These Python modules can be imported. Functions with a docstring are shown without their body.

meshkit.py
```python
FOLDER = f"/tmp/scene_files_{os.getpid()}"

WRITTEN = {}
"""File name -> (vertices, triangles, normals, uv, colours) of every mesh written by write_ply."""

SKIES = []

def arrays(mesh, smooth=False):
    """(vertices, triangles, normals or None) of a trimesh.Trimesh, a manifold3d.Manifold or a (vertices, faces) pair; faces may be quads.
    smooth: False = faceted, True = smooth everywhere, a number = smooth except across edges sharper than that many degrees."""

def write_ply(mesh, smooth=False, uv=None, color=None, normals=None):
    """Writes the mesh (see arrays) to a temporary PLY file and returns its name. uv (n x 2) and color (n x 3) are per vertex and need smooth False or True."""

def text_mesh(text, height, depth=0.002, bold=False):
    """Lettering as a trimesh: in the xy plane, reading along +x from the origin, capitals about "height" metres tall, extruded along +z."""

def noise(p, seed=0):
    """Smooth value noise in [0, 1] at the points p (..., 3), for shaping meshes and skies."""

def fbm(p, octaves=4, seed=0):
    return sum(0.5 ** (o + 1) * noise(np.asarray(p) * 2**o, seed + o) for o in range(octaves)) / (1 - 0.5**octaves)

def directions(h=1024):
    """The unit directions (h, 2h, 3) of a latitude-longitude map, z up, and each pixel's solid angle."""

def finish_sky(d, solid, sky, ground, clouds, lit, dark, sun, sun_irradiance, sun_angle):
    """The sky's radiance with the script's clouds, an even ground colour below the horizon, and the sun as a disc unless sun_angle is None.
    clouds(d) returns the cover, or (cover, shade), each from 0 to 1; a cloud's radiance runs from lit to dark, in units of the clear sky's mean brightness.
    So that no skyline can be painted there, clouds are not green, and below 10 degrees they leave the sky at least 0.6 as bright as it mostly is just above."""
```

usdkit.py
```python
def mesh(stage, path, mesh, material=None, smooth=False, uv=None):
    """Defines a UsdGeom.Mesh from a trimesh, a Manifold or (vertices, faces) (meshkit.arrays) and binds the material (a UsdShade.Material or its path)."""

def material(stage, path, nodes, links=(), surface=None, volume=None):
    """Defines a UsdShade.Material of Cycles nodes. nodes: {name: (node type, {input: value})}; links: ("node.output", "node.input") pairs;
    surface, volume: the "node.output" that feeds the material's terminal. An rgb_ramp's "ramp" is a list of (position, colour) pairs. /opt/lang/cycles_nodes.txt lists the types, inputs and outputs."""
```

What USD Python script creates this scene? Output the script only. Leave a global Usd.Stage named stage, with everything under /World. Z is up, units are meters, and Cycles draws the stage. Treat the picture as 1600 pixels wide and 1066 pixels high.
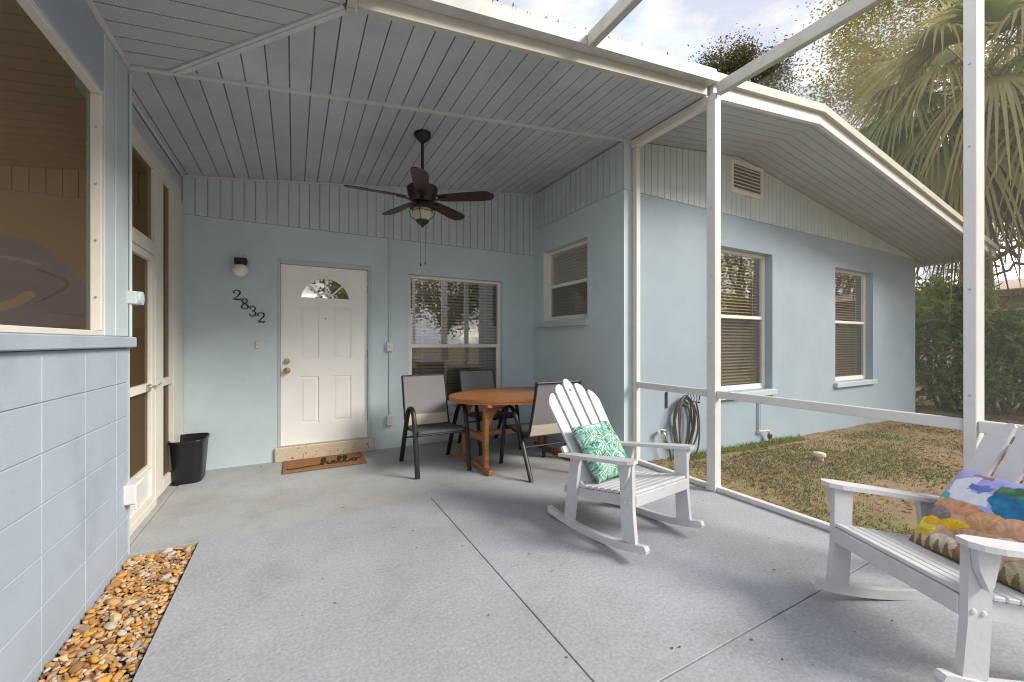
import math, random
import numpy as np, trimesh, shapely, usdkit, meshkit
from shapely.geometry import Polygon, LineString, Point, box as sbox
from shapely.ops import unary_union
from pxr import Usd, UsdGeom, UsdLux, UsdShade, Sdf, Gf, Vt

stage = Usd.Stage.CreateInMemory()
UsdGeom.SetStageUpAxis(stage, UsdGeom.Tokens.z); UsdGeom.SetStageMetersPerUnit(stage, 1.0)
world = UsdGeom.Xform.Define(stage, '/World'); stage.SetDefaultPrim(world.GetPrim())
PI = math.pi
rnd = random.Random(7); rng = np.random.default_rng(7)

# ------------------------------------------------------------------ camera
cam = UsdGeom.Camera.Define(stage, '/World/camera')
YAW = 0.4956; F = 630.95 / 1600 * 36
cam.CreateFocalLengthAttr(F); cam.CreateHorizontalApertureAttr(36.0); cam.CreateVerticalApertureAttr(36.0 * 682 / 1024)
cam.CreateVerticalApertureOffsetAttr(36 * 2.2 / 1600); cam.CreateClippingRangeAttr(Gf.Vec2f(0.05, 2000))
cam.AddTranslateOp().Set(Gf.Vec3d(0, 0, 1.31)); cam.AddRotateXYZOp().Set(Gf.Vec3f(90, 0, -math.degrees(YAW)))
cam.CreateExposureAttr(2.2)

# ------------------------------------------------------------------ sky and sun
SUN = np.array([0.58, -0.58, 0.58]); SUN /= np.linalg.norm(SUN)
dome = UsdLux.DomeLight.Define(stage, '/World/sky')
ELEV, ROT = math.asin(SUN[2]), math.atan2(SUN[0], SUN[1])
skymat = usdkit.material(stage, '/World/Looks/sky', {
    'tc': ('texture_coordinate', {}),
    'map': ('mapping', {'scale': (1.0, 1.0, 2.2)}),
    'n1': ('noise_texture', {'scale': 2.1, 'detail': 7.0, 'roughness': 0.55, 'distortion': 0.4}),
    'r1': ('rgb_ramp', {'ramp': [(0.0, (0, 0, 0)), (0.22, (0.0, 0.0, 0.0)), (0.40, (1, 1, 1)), (1, (1, 1, 1))]}),
    'n2': ('noise_texture', {'scale': 3.3, 'detail': 6.0, 'roughness': 0.6}),
    'r2': ('rgb_ramp', {'ramp': [(0.0, (1.15, 1.24, 1.55)), (0.45, (1.4, 1.48, 1.75)), (0.57, (2.05, 2.03, 2.02)), (0.69, (6.2, 6.1, 5.8)), (1, (8.6, 8.4, 8.0))]}),
    'sky': ('sky_texture', {'sky_type': 'single_scattering', 'sun_disc': False, 'sun_elevation': ELEV, 'sun_rotation': ROT}),
    'mix': ('mix_color', {'use_clamp': False}),
    'bg': ('background_shader', {'strength': 0.115})},
    [('tc.generated', 'map.vector'), ('map.vector', 'n1.vector'), ('map.vector', 'n2.vector'), ('n1.fac', 'r1.fac'), ('n2.fac', 'r2.fac'),
     ('r1.color', 'mix.fac'), ('sky.color', 'mix.a'), ('r2.color', 'mix.b'), ('mix.result', 'bg.color')], surface='bg.background')
UsdShade.MaterialBindingAPI.Apply(dome.GetPrim()).Bind(skymat)
dome.GetPrim().SetCustomDataByKey('kind', 'structure')
sun = UsdLux.DistantLight.Define(stage, '/World/sun')
sun.CreateNormalizeAttr(True); sun.CreateIntensityAttr(0.30); sun.CreateAngleAttr(22.0); sun.CreateColorAttr(Gf.Vec3f(1, 0.94, 0.84))
sun.AddRotateXYZOp().Set(Gf.Vec3f(math.degrees(math.acos(SUN[2])), 0, math.degrees(math.atan2(SUN[0], -SUN[1]))))

# ------------------------------------------------------------------ materials
MATS = {}
def mat(name, base, rough=0.6, var=0.12, scale=6.0, bump=0.0, bscale=120.0, spec=0.4, metal=0.0, dark=None, dscale=2.0, dlo=0.55, dhi=0.75, coord='object', detail=4.0, rand=0.0):
    """Painted / natural surface: base colour with mottling, optional stains of colour dark, optional fine relief."""
    b = np.array(base, float)
    n = {'tc': ('texture_coordinate', {}),
         'n': ('noise_texture', {'scale': scale, 'detail': detail, 'roughness': 0.6}),
         'r': ('rgb_ramp', {'ramp': [(0.25, tuple(b * (1 - var))), (0.75, tuple(np.minimum(b * (1 + var), 0.95)))]}),
         'p': ('principled_bsdf', {'roughness': rough, 'specular_ior_level': spec, 'metallic': metal})}
    l = [('tc.' + coord, 'n.vector'), ('n.fac', 'r.fac')]
    col = 'r.color'
    if dark is not None:
        n['dn'] = ('noise_texture', {'scale': dscale, 'detail': 6.0, 'roughness': 0.65})
        n['dr'] = ('rgb_ramp', {'ramp': [(dlo, (0, 0, 0)), (dhi, (1, 1, 1))]})
        n['dc'] = ('color', {'value': tuple(dark)})
        n['dm'] = ('mix_color', {})
        l += [('tc.' + coord, 'dn.vector'), ('dn.fac', 'dr.fac'), ('dr.color', 'dm.fac'), (col, 'dm.a'), ('dc.color', 'dm.b')]
        col = 'dm.result'
    if rand:
        n['oi'] = ('object_info', {}); n['orr'] = ('rgb_ramp', {'ramp': [(0, (1 - rand,) * 3), (1, (1 + rand,) * 3)]}); n['om'] = ('mix_color', {'blend_type': 'multiply', 'fac': 1.0, 'use_clamp': False})
        l += [('oi.random', 'orr.fac'), (col, 'om.a'), ('orr.color', 'om.b')]; col = 'om.result'
    l.append((col, 'p.base_color'))
    if bump:
        n['bn'] = ('noise_texture', {'scale': bscale, 'detail': 3.0})
        n['b'] = ('bump', {'strength': bump, 'distance': 0.004})
        l += [('tc.' + coord, 'bn.vector'), ('bn.fac', 'b.height'), ('b.normal', 'p.normal')]
    MATS[name] = usdkit.material(stage, '/World/Looks/' + name, n, l, surface='p.BSDF')
    return MATS[name]

def leafmat(name, c0, c1, trans=0.35, rough=0.5):
    n = {'g': ('geometry', {}), 'r': ('rgb_ramp', {'ramp': [(0, c0), (1, c1)]}),
         'p': ('principled_bsdf', {'roughness': rough, 'specular_ior_level': 0.35}), 't': ('translucent_bsdf', {}), 'm': ('mix_closure', {'fac': trans})}
    MATS[name] = usdkit.material(stage, '/World/Looks/' + name, n, [('g.random_per_island', 'r.fac'), ('r.color', 'p.base_color'), ('r.color', 't.color'), ('p.BSDF', 'm.closure1'), ('t.BSDF', 'm.closure2')], surface='m.closure')
    return MATS[name]

def sheet(name, color, fac):
    """Woven insect screen: the share fac of the light meets a thread, the rest goes through."""
    n = {'t': ('transparent_bsdf', {'color': (1, 1, 1)}), 'd': ('diffuse_bsdf', {'color': color}), 'm': ('mix_closure', {'fac': fac})}
    MATS[name] = usdkit.material(stage, '/World/Looks/' + name, n, [('t.BSDF', 'm.closure1'), ('d.BSDF', 'm.closure2')], surface='m.closure')

AQUA = (0.31, 0.385, 0.448)
mat('wall_paint_brightened', (0.535, 0.63, 0.655), 0.75, 0.08, 1.6, 0.6, 90, dark=(0.485, 0.58, 0.605), dscale=1.1, dlo=0.45, dhi=0.8)  # same paint as the wing, colour raised to brighten the shaded porch walls
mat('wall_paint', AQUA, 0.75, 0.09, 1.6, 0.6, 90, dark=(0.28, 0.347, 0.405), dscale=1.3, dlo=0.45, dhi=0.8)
mat('block_paint', (0.375, 0.43, 0.51), 0.7, 0.07, 2.2, 0.3, 70, dark=(0.32, 0.36, 0.425), dscale=2.0, rand=0.02)
mat('siding_paint', (0.51, 0.585, 0.595), 0.7, 0.07, 3.0, 0.2, 150, dark=(0.45, 0.52, 0.525), dscale=2.2, rand=0.025)
mat('trim_paint', (0.46, 0.525, 0.56), 0.55, 0.05, 3.0)
mat('white_metal', (0.66, 0.655, 0.645), 0.4, 0.05, 4.0, dark=(0.55, 0.53, 0.46), dscale=6, dlo=0.6, dhi=0.85)
mat('cream_metal', (0.71, 0.675, 0.60), 0.5, 0.05, 4.0, dark=(0.55, 0.48, 0.36), dscale=5, dlo=0.62, dhi=0.9)
mat('white_paint', (0.585, 0.585, 0.605), 0.5, 0.05, 9.0, 0.35, 45, dark=(0.50, 0.47, 0.40), dscale=7, dlo=0.56, dhi=0.88, rand=0.03)
mat('door_paint', (0.88, 0.865, 0.83), 0.4, 0.03, 3.0)
mat('window_vinyl', (0.80, 0.78, 0.72), 0.4, 0.04, 4.0)
mat('soffit_wing', (0.37, 0.385, 0.42), 0.5, 0.10, 1.4, 0.1, 200, rand=0.04)
mat('soffit_vinyl', (0.465, 0.485, 0.52), 0.5, 0.10, 1.4, 0.1, 200, dark=(0.40, 0.405, 0.42), dscale=1.6, dlo=0.48, dhi=0.72, rand=0.05)
mat('soffit_trim', (0.58, 0.58, 0.58), 0.5, 0.06, 3.0)
mat('dark_gap', (0.03, 0.03, 0.03), 0.9, 0.1)
mat('fascia_paint', (0.49, 0.47, 0.41), 0.55, 0.10, 5.0, dark=(0.50, 0.46, 0.32), dscale=3.0, dlo=0.5, dhi=0.8)
mat('gutter_paint', (0.50, 0.50, 0.475), 0.5, 0.16, 6.0, dark=(0.33, 0.32, 0.12), dscale=1.7, dlo=0.54, dhi=0.72)
mat('shingle', (0.30, 0.29, 0.26), 0.9, 0.25, 30.0)
mat('beam_paint', (0.45, 0.44, 0.40), 0.45, 0.10, 6.0, dark=(0.34, 0.36, 0.14), dscale=4.0, dlo=0.50, dhi=0.72)
mat('interior', (0.34, 0.21, 0.09), 0.8, 0.1)
mat('lanai_wall', (0.46, 0.36, 0.24), 0.8, 0.05, 2)
mat('blind_slat', (0.60, 0.50, 0.34), 0.5, 0.05, 5)
mat('bronze', (0.026, 0.019, 0.016), 0.42, 0.2, 20, metal=0.3, spec=0.5)
mat('blade_wood', (0.038, 0.018, 0.015), 0.4, 0.35, 14, spec=0.45)
mat('black_metal', (0.016, 0.016, 0.017), 0.42, 0.15, 20)
mat('black_plastic', (0.013, 0.013, 0.014), 0.38, 0.15, 30, 0.15, 200)
mat('brass', (0.42, 0.32, 0.16), 0.3, 0.1, 20, metal=0.9)
mat('steel', (0.5, 0.5, 0.48), 0.35, 0.1, 20, metal=0.8)
mat('ivory_plastic', (0.70, 0.64, 0.46), 0.4, 0.03)
mat('grey_plastic', (0.62, 0.64, 0.63), 0.45, 0.04)
mat('seedy_glass', (0.80, 0.74, 0.58), 0.2, 0.15, 60)
mat('opal_glass', (0.80, 0.74, 0.66), 0.18, 0.02, spec=0.5)
mat('aggregate', (0.60, 0.50, 0.37), 0.8, 0.1, 30, 0.6, 60, dark=(0.20, 0.12, 0.07), dscale=30, dlo=0.60, dhi=0.64)
mat('coir', (0.27, 0.125, 0.05), 0.95, 0.3, 120, 0.8, 300)
mat('mat_print', (0.03, 0.015, 0.01), 0.95, 0.2, 100)
mat('sling', (0.235, 0.225, 0.23), 0.75, 0.12, 260, 0.2, 400)
mat('sling_seat', (0.085, 0.085, 0.09), 0.7, 0.15, 260, 0.2, 400)
mat('sling_band', (0.62, 0.55, 0.44), 0.7, 0.08, 260, 0.2, 400)
mat('hose_rubber', (0.085, 0.072, 0.055), 0.5, 0.3, 30)
mat('pvc', (0.62, 0.52, 0.36), 0.6, 0.15, 20)
mat('black_digit', (0.012, 0.012, 0.013), 0.4, 0.1)
mat('bark', (0.16, 0.12, 0.09), 0.9, 0.35, 14, 0.8, 40)
mat('palm_bark', (0.20, 0.16, 0.12), 0.9, 0.4, 18, 0.8, 40)
mat('soil', (0.235, 0.155, 0.09), 0.95, 0.35, 7.0, 0.9, 60, dark=(0.20, 0.17, 0.06), dscale=0.9, dlo=0.42, dhi=0.62, detail=8)
mat('neighbour_wall', (0.56, 0.46, 0.34), 0.8, 0.05, 2)
mat('neighbour_roof', (0.50, 0.40, 0.31), 0.85, 0.12, 6)
mat('neighbour_fascia', (0.20, 0.13, 0.10), 0.7, 0.05)
mat('window_dark', (0.10, 0.11, 0.12), 0.15, 0.1)
leafmat('oak_leaf', (0.09, 0.085, 0.025), (0.24, 0.20, 0.07), 0.45)
leafmat('gold_leaf', (0.34, 0.30, 0.08), (0.74, 0.62, 0.24), 0.55)
leafmat('hedge_leaf', (0.20, 0.33, 0.07), (0.54, 0.66, 0.20), 0.5, 0.4)
leafmat('hedge_top', (0.30, 0.42, 0.03), (0.60, 0.64, 0.07), 0.45, 0.4)
leafmat('palm_olive', (0.34, 0.30, 0.12), (0.62, 0.54, 0.28), 0.55, 0.45)
leafmat('palm_green', (0.22, 0.27, 0.09), (0.52, 0.50, 0.20), 0.55, 0.4)
leafmat('palm_dry', (0.22, 0.155, 0.07), (0.38, 0.28, 0.14), 0.35, 0.6)
leafmat('moss', (0.19, 0.155, 0.11), (0.34, 0.28, 0.19), 0.4, 0.8)
leafmat('grass_blade', (0.11, 0.14, 0.025), (0.34, 0.31, 0.08), 0.3, 0.6)
leafmat('dry_leaf', (0.18, 0.09, 0.04), (0.48, 0.32, 0.18), 0.1, 0.8)
sheet('cage_screen', (0.42, 0.39, 0.33), 0.11)
sheet('lanai_screen', (0.125, 0.094, 0.062), 0.40)
sheet('door_screen', (0.095, 0.062, 0.028), 0.66)
sheet('window_screen', (0.06, 0.055, 0.05), 0.30)
def glass(name, r0=0.12, tint=(0.94, 0.95, 0.94)):
    n = {'t': ('transparent_bsdf', {'color': tint}), 'g': ('glossy_bsdf', {'color': (0.95, 0.95, 0.95), 'roughness': 0.012}), 'f': ('layer_weight', {'blend': 0.5}),
         'p': ('math', {'math_type': 'power', 'value2': 4.0}), 'a': ('math', {'math_type': 'multiply_add', 'value2': 0.85 - r0, 'value3': r0}), 'm': ('mix_closure', {})}
    MATS[name] = usdkit.material(stage, '/World/Looks/' + name, n, [('f.facing', 'p.value1'), ('p.value', 'a.value1'), ('a.value', 'm.fac'), ('t.BSDF', 'm.closure1'), ('g.BSDF', 'm.closure2')], surface='m.closure')
glass('pane_glass', 0.34)
MATS['pane_glass_lower'] = MATS['pane_glass']; glass('fan_glass', 0.22)
MATS['seed_glass'] = usdkit.material(stage, '/World/Looks/seed_glass', {'t': ('transparent_bsdf', {'color': (.95, .9, .78)}), 'd': ('translucent_bsdf', {'color': (.85, .78, .60)}), 'd2': ('principled_bsdf', {'base_color': (.8, .75, .6), 'roughness': .15}), 'm': ('mix_closure', {'fac': .5}), 'm2': ('mix_closure', {'fac': .62})}, [('d.BSDF', 'm.closure1'), ('d2.BSDF', 'm.closure2'), ('t.BSDF', 'm2.closure1'), ('m.closure', 'm2.closure2')], surface='m2.closure')

# concrete: painted grey slab, speckled and stained
def concrete(name, base, tan, speck):
    n = {'tc': ('texture_coordinate', {}),
         'n1': ('noise_texture', {'scale': 1.1, 'detail': 7.0, 'roughness': 0.62}), 'r1': ('rgb_ramp', {'ramp': [(0.33, tan), (0.55, base), (0.8, tuple(np.array(base) * 1.1))]}),
         'n2': ('noise_texture', {'scale': 62.0, 'detail': 5.0, 'roughness': 0.75}), 'r2': ('rgb_ramp', {'ramp': [(0.32, (0.80, 0.80, 0.79)), (0.5, (1, 1, 1)), (0.68, (1.0 + speck,) * 3)]}),
         'n3': ('noise_texture', {'scale': 3.2, 'detail': 5.0, 'roughness': 0.7}), 'r3': ('rgb_ramp', {'ramp': [(0.28, (0.86, 0.855, 0.845)), (0.44, (0.98, 0.98, 0.98)), (0.66, (1.05, 1.05, 1.06))]}),
         'a': ('mix_color', {'blend_type': 'multiply', 'fac': 1.0, 'use_clamp': False}), 'b': ('mix_color', {'blend_type': 'multiply', 'fac': 1.0, 'use_clamp': False}),
         'bu': ('bump', {'strength': 0.12, 'distance': 0.003}), 'p': ('principled_bsdf', {'roughness': 0.62, 'specular_ior_level': 0.35})}
    l = [('tc.object', 'n1.vector'), ('tc.object', 'n2.vector'), ('tc.object', 'n3.vector'), ('n1.fac', 'r1.fac'), ('n2.fac', 'r2.fac'), ('n3.fac', 'r3.fac'),
         ('r1.color', 'a.a'), ('r2.color', 'a.b'), ('a.result', 'b.a'), ('r3.color', 'b.b'), ('b.result', 'p.base_color'), ('n2.fac', 'bu.height'), ('bu.normal', 'p.normal')]
    MATS[name] = usdkit.material(stage, '/World/Looks/' + name, n, l, surface='p.BSDF')
concrete('slab_new', (0.365, 0.380, 0.420), (0.335, 0.338, 0.348), 0.26)
concrete('slab_old', (0.385, 0.393, 0.408), (0.335, 0.328, 0.318), 0.08)

# teak with grain along x
MATS['teak'] = usdkit.material(stage, '/World/Looks/teak', {
    'tc': ('texture_coordinate', {}), 'm': ('mapping', {'scale': (3, 40, 40)}), 'n': ('noise_texture', {'scale': 2.0, 'detail': 5.0}),
    'r': ('rgb_ramp', {'ramp': [(0.3, (0.25, 0.085, 0.020)), (0.7, (0.44, 0.18, 0.052))]}), 'p': ('principled_bsdf', {'roughness': 0.36, 'coat_weight': 0.15, 'coat_roughness': 0.2})},
    [('tc.object', 'm.vector'), ('m.vector', 'n.vector'), ('n.fac', 'r.fac'), ('r.color', 'p.base_color')], surface='p.BSDF')
# printed cloth / wall paint read from a mesh primvar
for nm, rg in (('print_cloth', 0.85), ('mural_paint', 0.8)):
    MATS[nm] = usdkit.material(stage, '/World/Looks/' + nm, {'a': ('attribute', {'attribute': 'print'}), 'p': ('principled_bsdf', {'roughness': rg, 'specular_ior_level': 0.2})}, [('a.color', 'p.base_color')], surface='p.BSDF')

# ------------------------------------------------------------------ helpers
USED = {}
def numbered(parent, name):
    k = (parent, name); i = USED.get(k, -1) + 1; USED[k] = i
    return name if i == 0 else '%s_%03d' % (name, i)
def pth(parent):
    return '/World' if parent is None else (str(parent.GetPath()) if hasattr(parent, 'GetPath') else parent)
def tag(o, label=None, cat=None, group=None, kind=None):
    p = o.GetPrim() if hasattr(o, 'GetPrim') else o
    for k, v in (('label', label), ('category', cat), ('group', group), ('kind', kind)):
        if v: p.SetCustomDataByKey(k, v)
    return p
def thing(name, label=None, cat=None, loc=(0, 0, 0), rz=0.0, group=None, kind=None, parent=None):
    P = pth(parent)
    x = UsdGeom.Xform.Define(stage, P + '/' + numbered(P, name))
    if any(loc) or rz:
        x.AddTranslateOp().Set(Gf.Vec3d(*map(float, loc))); x.AddRotateZOp().Set(math.degrees(rz))
    return tag(x, label, cat, group, kind)
def obj(name, mesh, m, parent=None, smooth=False, label=None, cat=None, group=None, kind=None):
    P = pth(parent)
    o = usdkit.mesh(stage, P + '/' + numbered(P, name), mesh, MATS[m] if isinstance(m, str) else m, smooth=smooth)
    return tag(o, label, cat, group, kind)
def dup(root, name, label, loc, rz):
    x = UsdGeom.Xform.Define(stage, '/World/' + numbered('/World', name)); p = x.GetPrim()
    p.GetReferences().AddInternalReference(root.GetPath()); p.SetInstanceable(True)
    x.ClearXformOpOrder()
    x.AddTranslateOp().Set(Gf.Vec3d(*map(float, loc))); x.AddRotateZOp().Set(math.degrees(rz))
    p.SetCustomDataByKey('label', label)
    return p
def hull(pts):
    return trimesh.convex.convex_hull(np.array(pts, float))
def bx(x0, x1, y0, y1, z0, z1, ch=0.0):
    x0, x1 = sorted((x0, x1)); y0, y1 = sorted((y0, y1)); z0, z1 = sorted((z0, z1))
    if not ch:
        m = trimesh.creation.box((x1 - x0, y1 - y0, z1 - z0)); m.apply_translation(((x0 + x1) / 2, (y0 + y1) / 2, (z0 + z1) / 2)); return m
    ch = min(ch, (x1 - x0) / 2.2, (y1 - y0) / 2.2, (z1 - z0) / 2.2)
    P = []
    for sx in (0, 1):
        for sy in (0, 1):
            for sz in (0, 1):
                X, Y, Z = (x0, x1)[sx], (y0, y1)[sy], (z0, z1)[sz]
                dx, dy, dz = (ch, -ch)[sx], (ch, -ch)[sy], (ch, -ch)[sz]
                P += [(X, Y + dy, Z + dz), (X + dx, Y, Z + dz), (X + dx, Y + dy, Z)]
    return hull(P)
def quad(a, b, c_, d):
    return (np.array([a, b, c_, d], float), np.array([[0, 1, 2, 3]]))
def qx(x, y0, y1, z0, z1): return quad((x, y0, z0), (x, y1, z0), (x, y1, z1), (x, y0, z1))
def qy(y, x0, x1, z0, z1): return quad((x0, y, z0), (x1, y, z0), (x1, y, z1), (x0, y, z1))
def cat(ms): return trimesh.util.concatenate(list(ms))
def frame_from(d, up=(0, 0, 1)):
    d = np.array(d, float); d /= np.linalg.norm(d); up = np.array(up, float)
    if abs(d @ up) > 0.98: up = np.array((0, 1, 0.0)) if abs(d[1]) < 0.9 else np.array((1.0, 0, 0))
    s = np.cross(d, up); s /= np.linalg.norm(s); u = np.cross(s, d)
    return d, s, u
def bar(p0, p1, w, t, up=(0, 0, 1), ch=0.003):
    """A board from p0 to p1: w wide along the side direction, t thick along up."""
    p0, p1 = np.array(p0, float), np.array(p1, float); L = np.linalg.norm(p1 - p0)
    d, s, u = frame_from(p1 - p0, up)
    m = bx(0, L, -w / 2, w / 2, -t / 2, t / 2, ch)
    M = np.eye(4); M[:3, 0], M[:3, 1], M[:3, 2], M[:3, 3] = d, -s, u, p0
    m.apply_transform(M); return m
def spline(pts, n=8):
    P = np.array(pts, float); Q = np.vstack([2 * P[0] - P[1], P, 2 * P[-1] - P[-2]]); out = []
    for i in range(1, len(Q) - 2):
        for t in np.linspace(0, 1, n, endpoint=False):
            a, b, c_, d = Q[i - 1], Q[i], Q[i + 1], Q[i + 2]
            out.append(0.5 * (2 * b + (c_ - a) * t + (2 * a - 5 * b + 4 * c_ - d) * t * t + (3 * b - a - 3 * c_ + d) * t ** 3))
    out.append(P[-1]); return np.array(out)
def tube(pts, r, n=8, flat=1.0, up=(0, 0, 1), caps=True):
    """A tube along pts; r a number or one per point; flat squeezes it across the up direction."""
    P = np.array(pts, float); R = np.broadcast_to(np.asarray(r, float), (len(P),)); T = np.gradient(P, axis=0); T /= np.linalg.norm(T, axis=1, keepdims=True) + 1e-12
    u = None; V = []
    for p, t, rr in zip(P, T, R):
        if u is None: _, s, u = frame_from(t, up)
        u = u - t * (u @ t); u /= np.linalg.norm(u); s = np.cross(t, u)
        a = np.linspace(0, 2 * PI, n, endpoint=False)
        V.append(p + rr * (np.cos(a)[:, None] * s + flat * np.sin(a)[:, None] * u))
    V = np.vstack(V); k = len(P); Fc = []
    for i in range(k - 1):
        for j in range(n):
            a, b = i * n + j, i * n + (j + 1) % n
            Fc += [(a, b, b + n), (a, b + n, a + n)]
    if caps:
        V = np.vstack([V, P[0], P[-1]]); c0, c1 = len(V) - 2, len(V) - 1
        for j in range(n):
            Fc += [(c0, (j + 1) % n, j), (c1, (k - 1) * n + j, (k - 1) * n + (j + 1) % n)]
    return trimesh.Trimesh(V, Fc, process=False)
def lathe(prof, n=28, loc=(0, 0, 0)):
    """Surface of revolution about z of (radius, height) pairs."""
    P = np.array(prof, float); a = np.linspace(0, 2 * PI, n, endpoint=False)
    V = np.array([[r * math.cos(t), r * math.sin(t), z] for r, z in P for t in a]); Fc = []
    for i in range(len(P) - 1):
        for j in range(n):
            q, w = i * n + j, i * n + (j + 1) % n
            Fc += [(q, w, w + n), (q, w + n, q + n)]
    m = trimesh.Trimesh(V + np.array(loc), Fc, process=False); return m
def extrude(poly, h):
    g = list(getattr(poly, 'geoms', [poly]))
    return cat([trimesh.creation.extrude_polygon(p, h, engine='earcut') for p in g if p.area > 1e-9])
def on_slope(poly, zf, t0, t1):
    """The plan polygon as a slab between zf(x)+t0 and zf(x)+t1."""
    m = extrude(poly, t1 - t0); v = m.vertices.copy(); v[:, 2] += t0 + zf(v[:, 0]); m.vertices = v; return m
def upright_y(poly, y0, y1):
    """A polygon drawn in (x, z) as a wall between y0 and y1."""
    m = extrude(poly, abs(y1 - y0)); v = m.vertices.copy()
    m.vertices = np.c_[v[:, 0], min(y0, y1) + v[:, 2], v[:, 1]]; m.invert(); return m
def upright_x(poly, x0, x1):
    """A polygon drawn in (y, z) as a wall between x0 and x1."""
    m = extrude(poly, abs(x1 - x0)); v = m.vertices.copy()
    m.vertices = np.c_[min(x0, x1) + v[:, 2], v[:, 0], v[:, 1]]; return m
def primvar_print(o, colors):
    UsdGeom.PrimvarsAPI(o).CreatePrimvar('print', Sdf.ValueTypeNames.Color3fArray, 'vertex').Set(Vt.Vec3fArray.FromNumpy(np.asarray(colors, np.float32)))

# ------------------------------------------------------------------ the measures of the place
YB, XW, YW = 5.144, 3.15, 3.274          # back wall, side wall of the wing, front wall of the wing
XL, XD = -0.897, -0.99                    # knee wall face, screen door wall
XR, ZR = 5.2, 3.108 + 0.127 * 5.2         # ridge
zl = lambda x: 3.108 + 0.127 * x
zr = lambda x: ZR - 0.137 * (x - XR)
zc = lambda x: np.where(x < XR, zl(x), zr(x))
YF = 2.37                                 # front edge of the soffit
XE = 11.5                                 # right eave
XWR = 10.95

# ------------------------------------------------------------------ ground
gx = np.unique(np.r_[-300, -120, -60, -30, -12, -6, np.linspace(-2, 3.2, 12), np.linspace(3.3, 18, 110), 20, 25, 32, 45, 70, 130, 300])
gy = np.unique(np.r_[-300, -120, -60, -30, -14, -8, np.linspace(-4, 6, 90), 8, 12, 20, 35, 60, 120, 300])
GX, GY = np.meshgrid(gx, gy, indexing='ij')
def ground_z(x, y):
    x = np.asarray(x, float); y = np.asarray(y, float)
    base = -0.035 - 0.016 * np.clip(x - 3.3, 0, 9)
    base = np.where(x < 3.2, -0.12, base)
    far = np.clip((np.abs(x) + np.abs(y)) / 40, 0, 1)
    nz = meshkit.fbm(np.stack([x * 1.7, y * 1.7, x * 0], -1), 4, 3) - 0.5
    return base + np.where(x > 3.3, 0.05, 0.0) * nz * (1 - far)
GZ = ground_z(GX, GY)
nx_, ny_ = GX.shape; idx = np.arange(nx_ * ny_).reshape(nx_, ny_)
quads = np.stack([idx[:-1, :-1], idx[1:, :-1], idx[1:, 1:], idx[:-1, 1:]], -1).reshape(-1, 4)
obj('ground', (np.stack([GX, GY, GZ], -1).reshape(-1, 3), quads), 'soil', smooth=True, kind='structure', label='brown earth of the yard with patchy grass beside the blue house', cat='ground')

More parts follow.
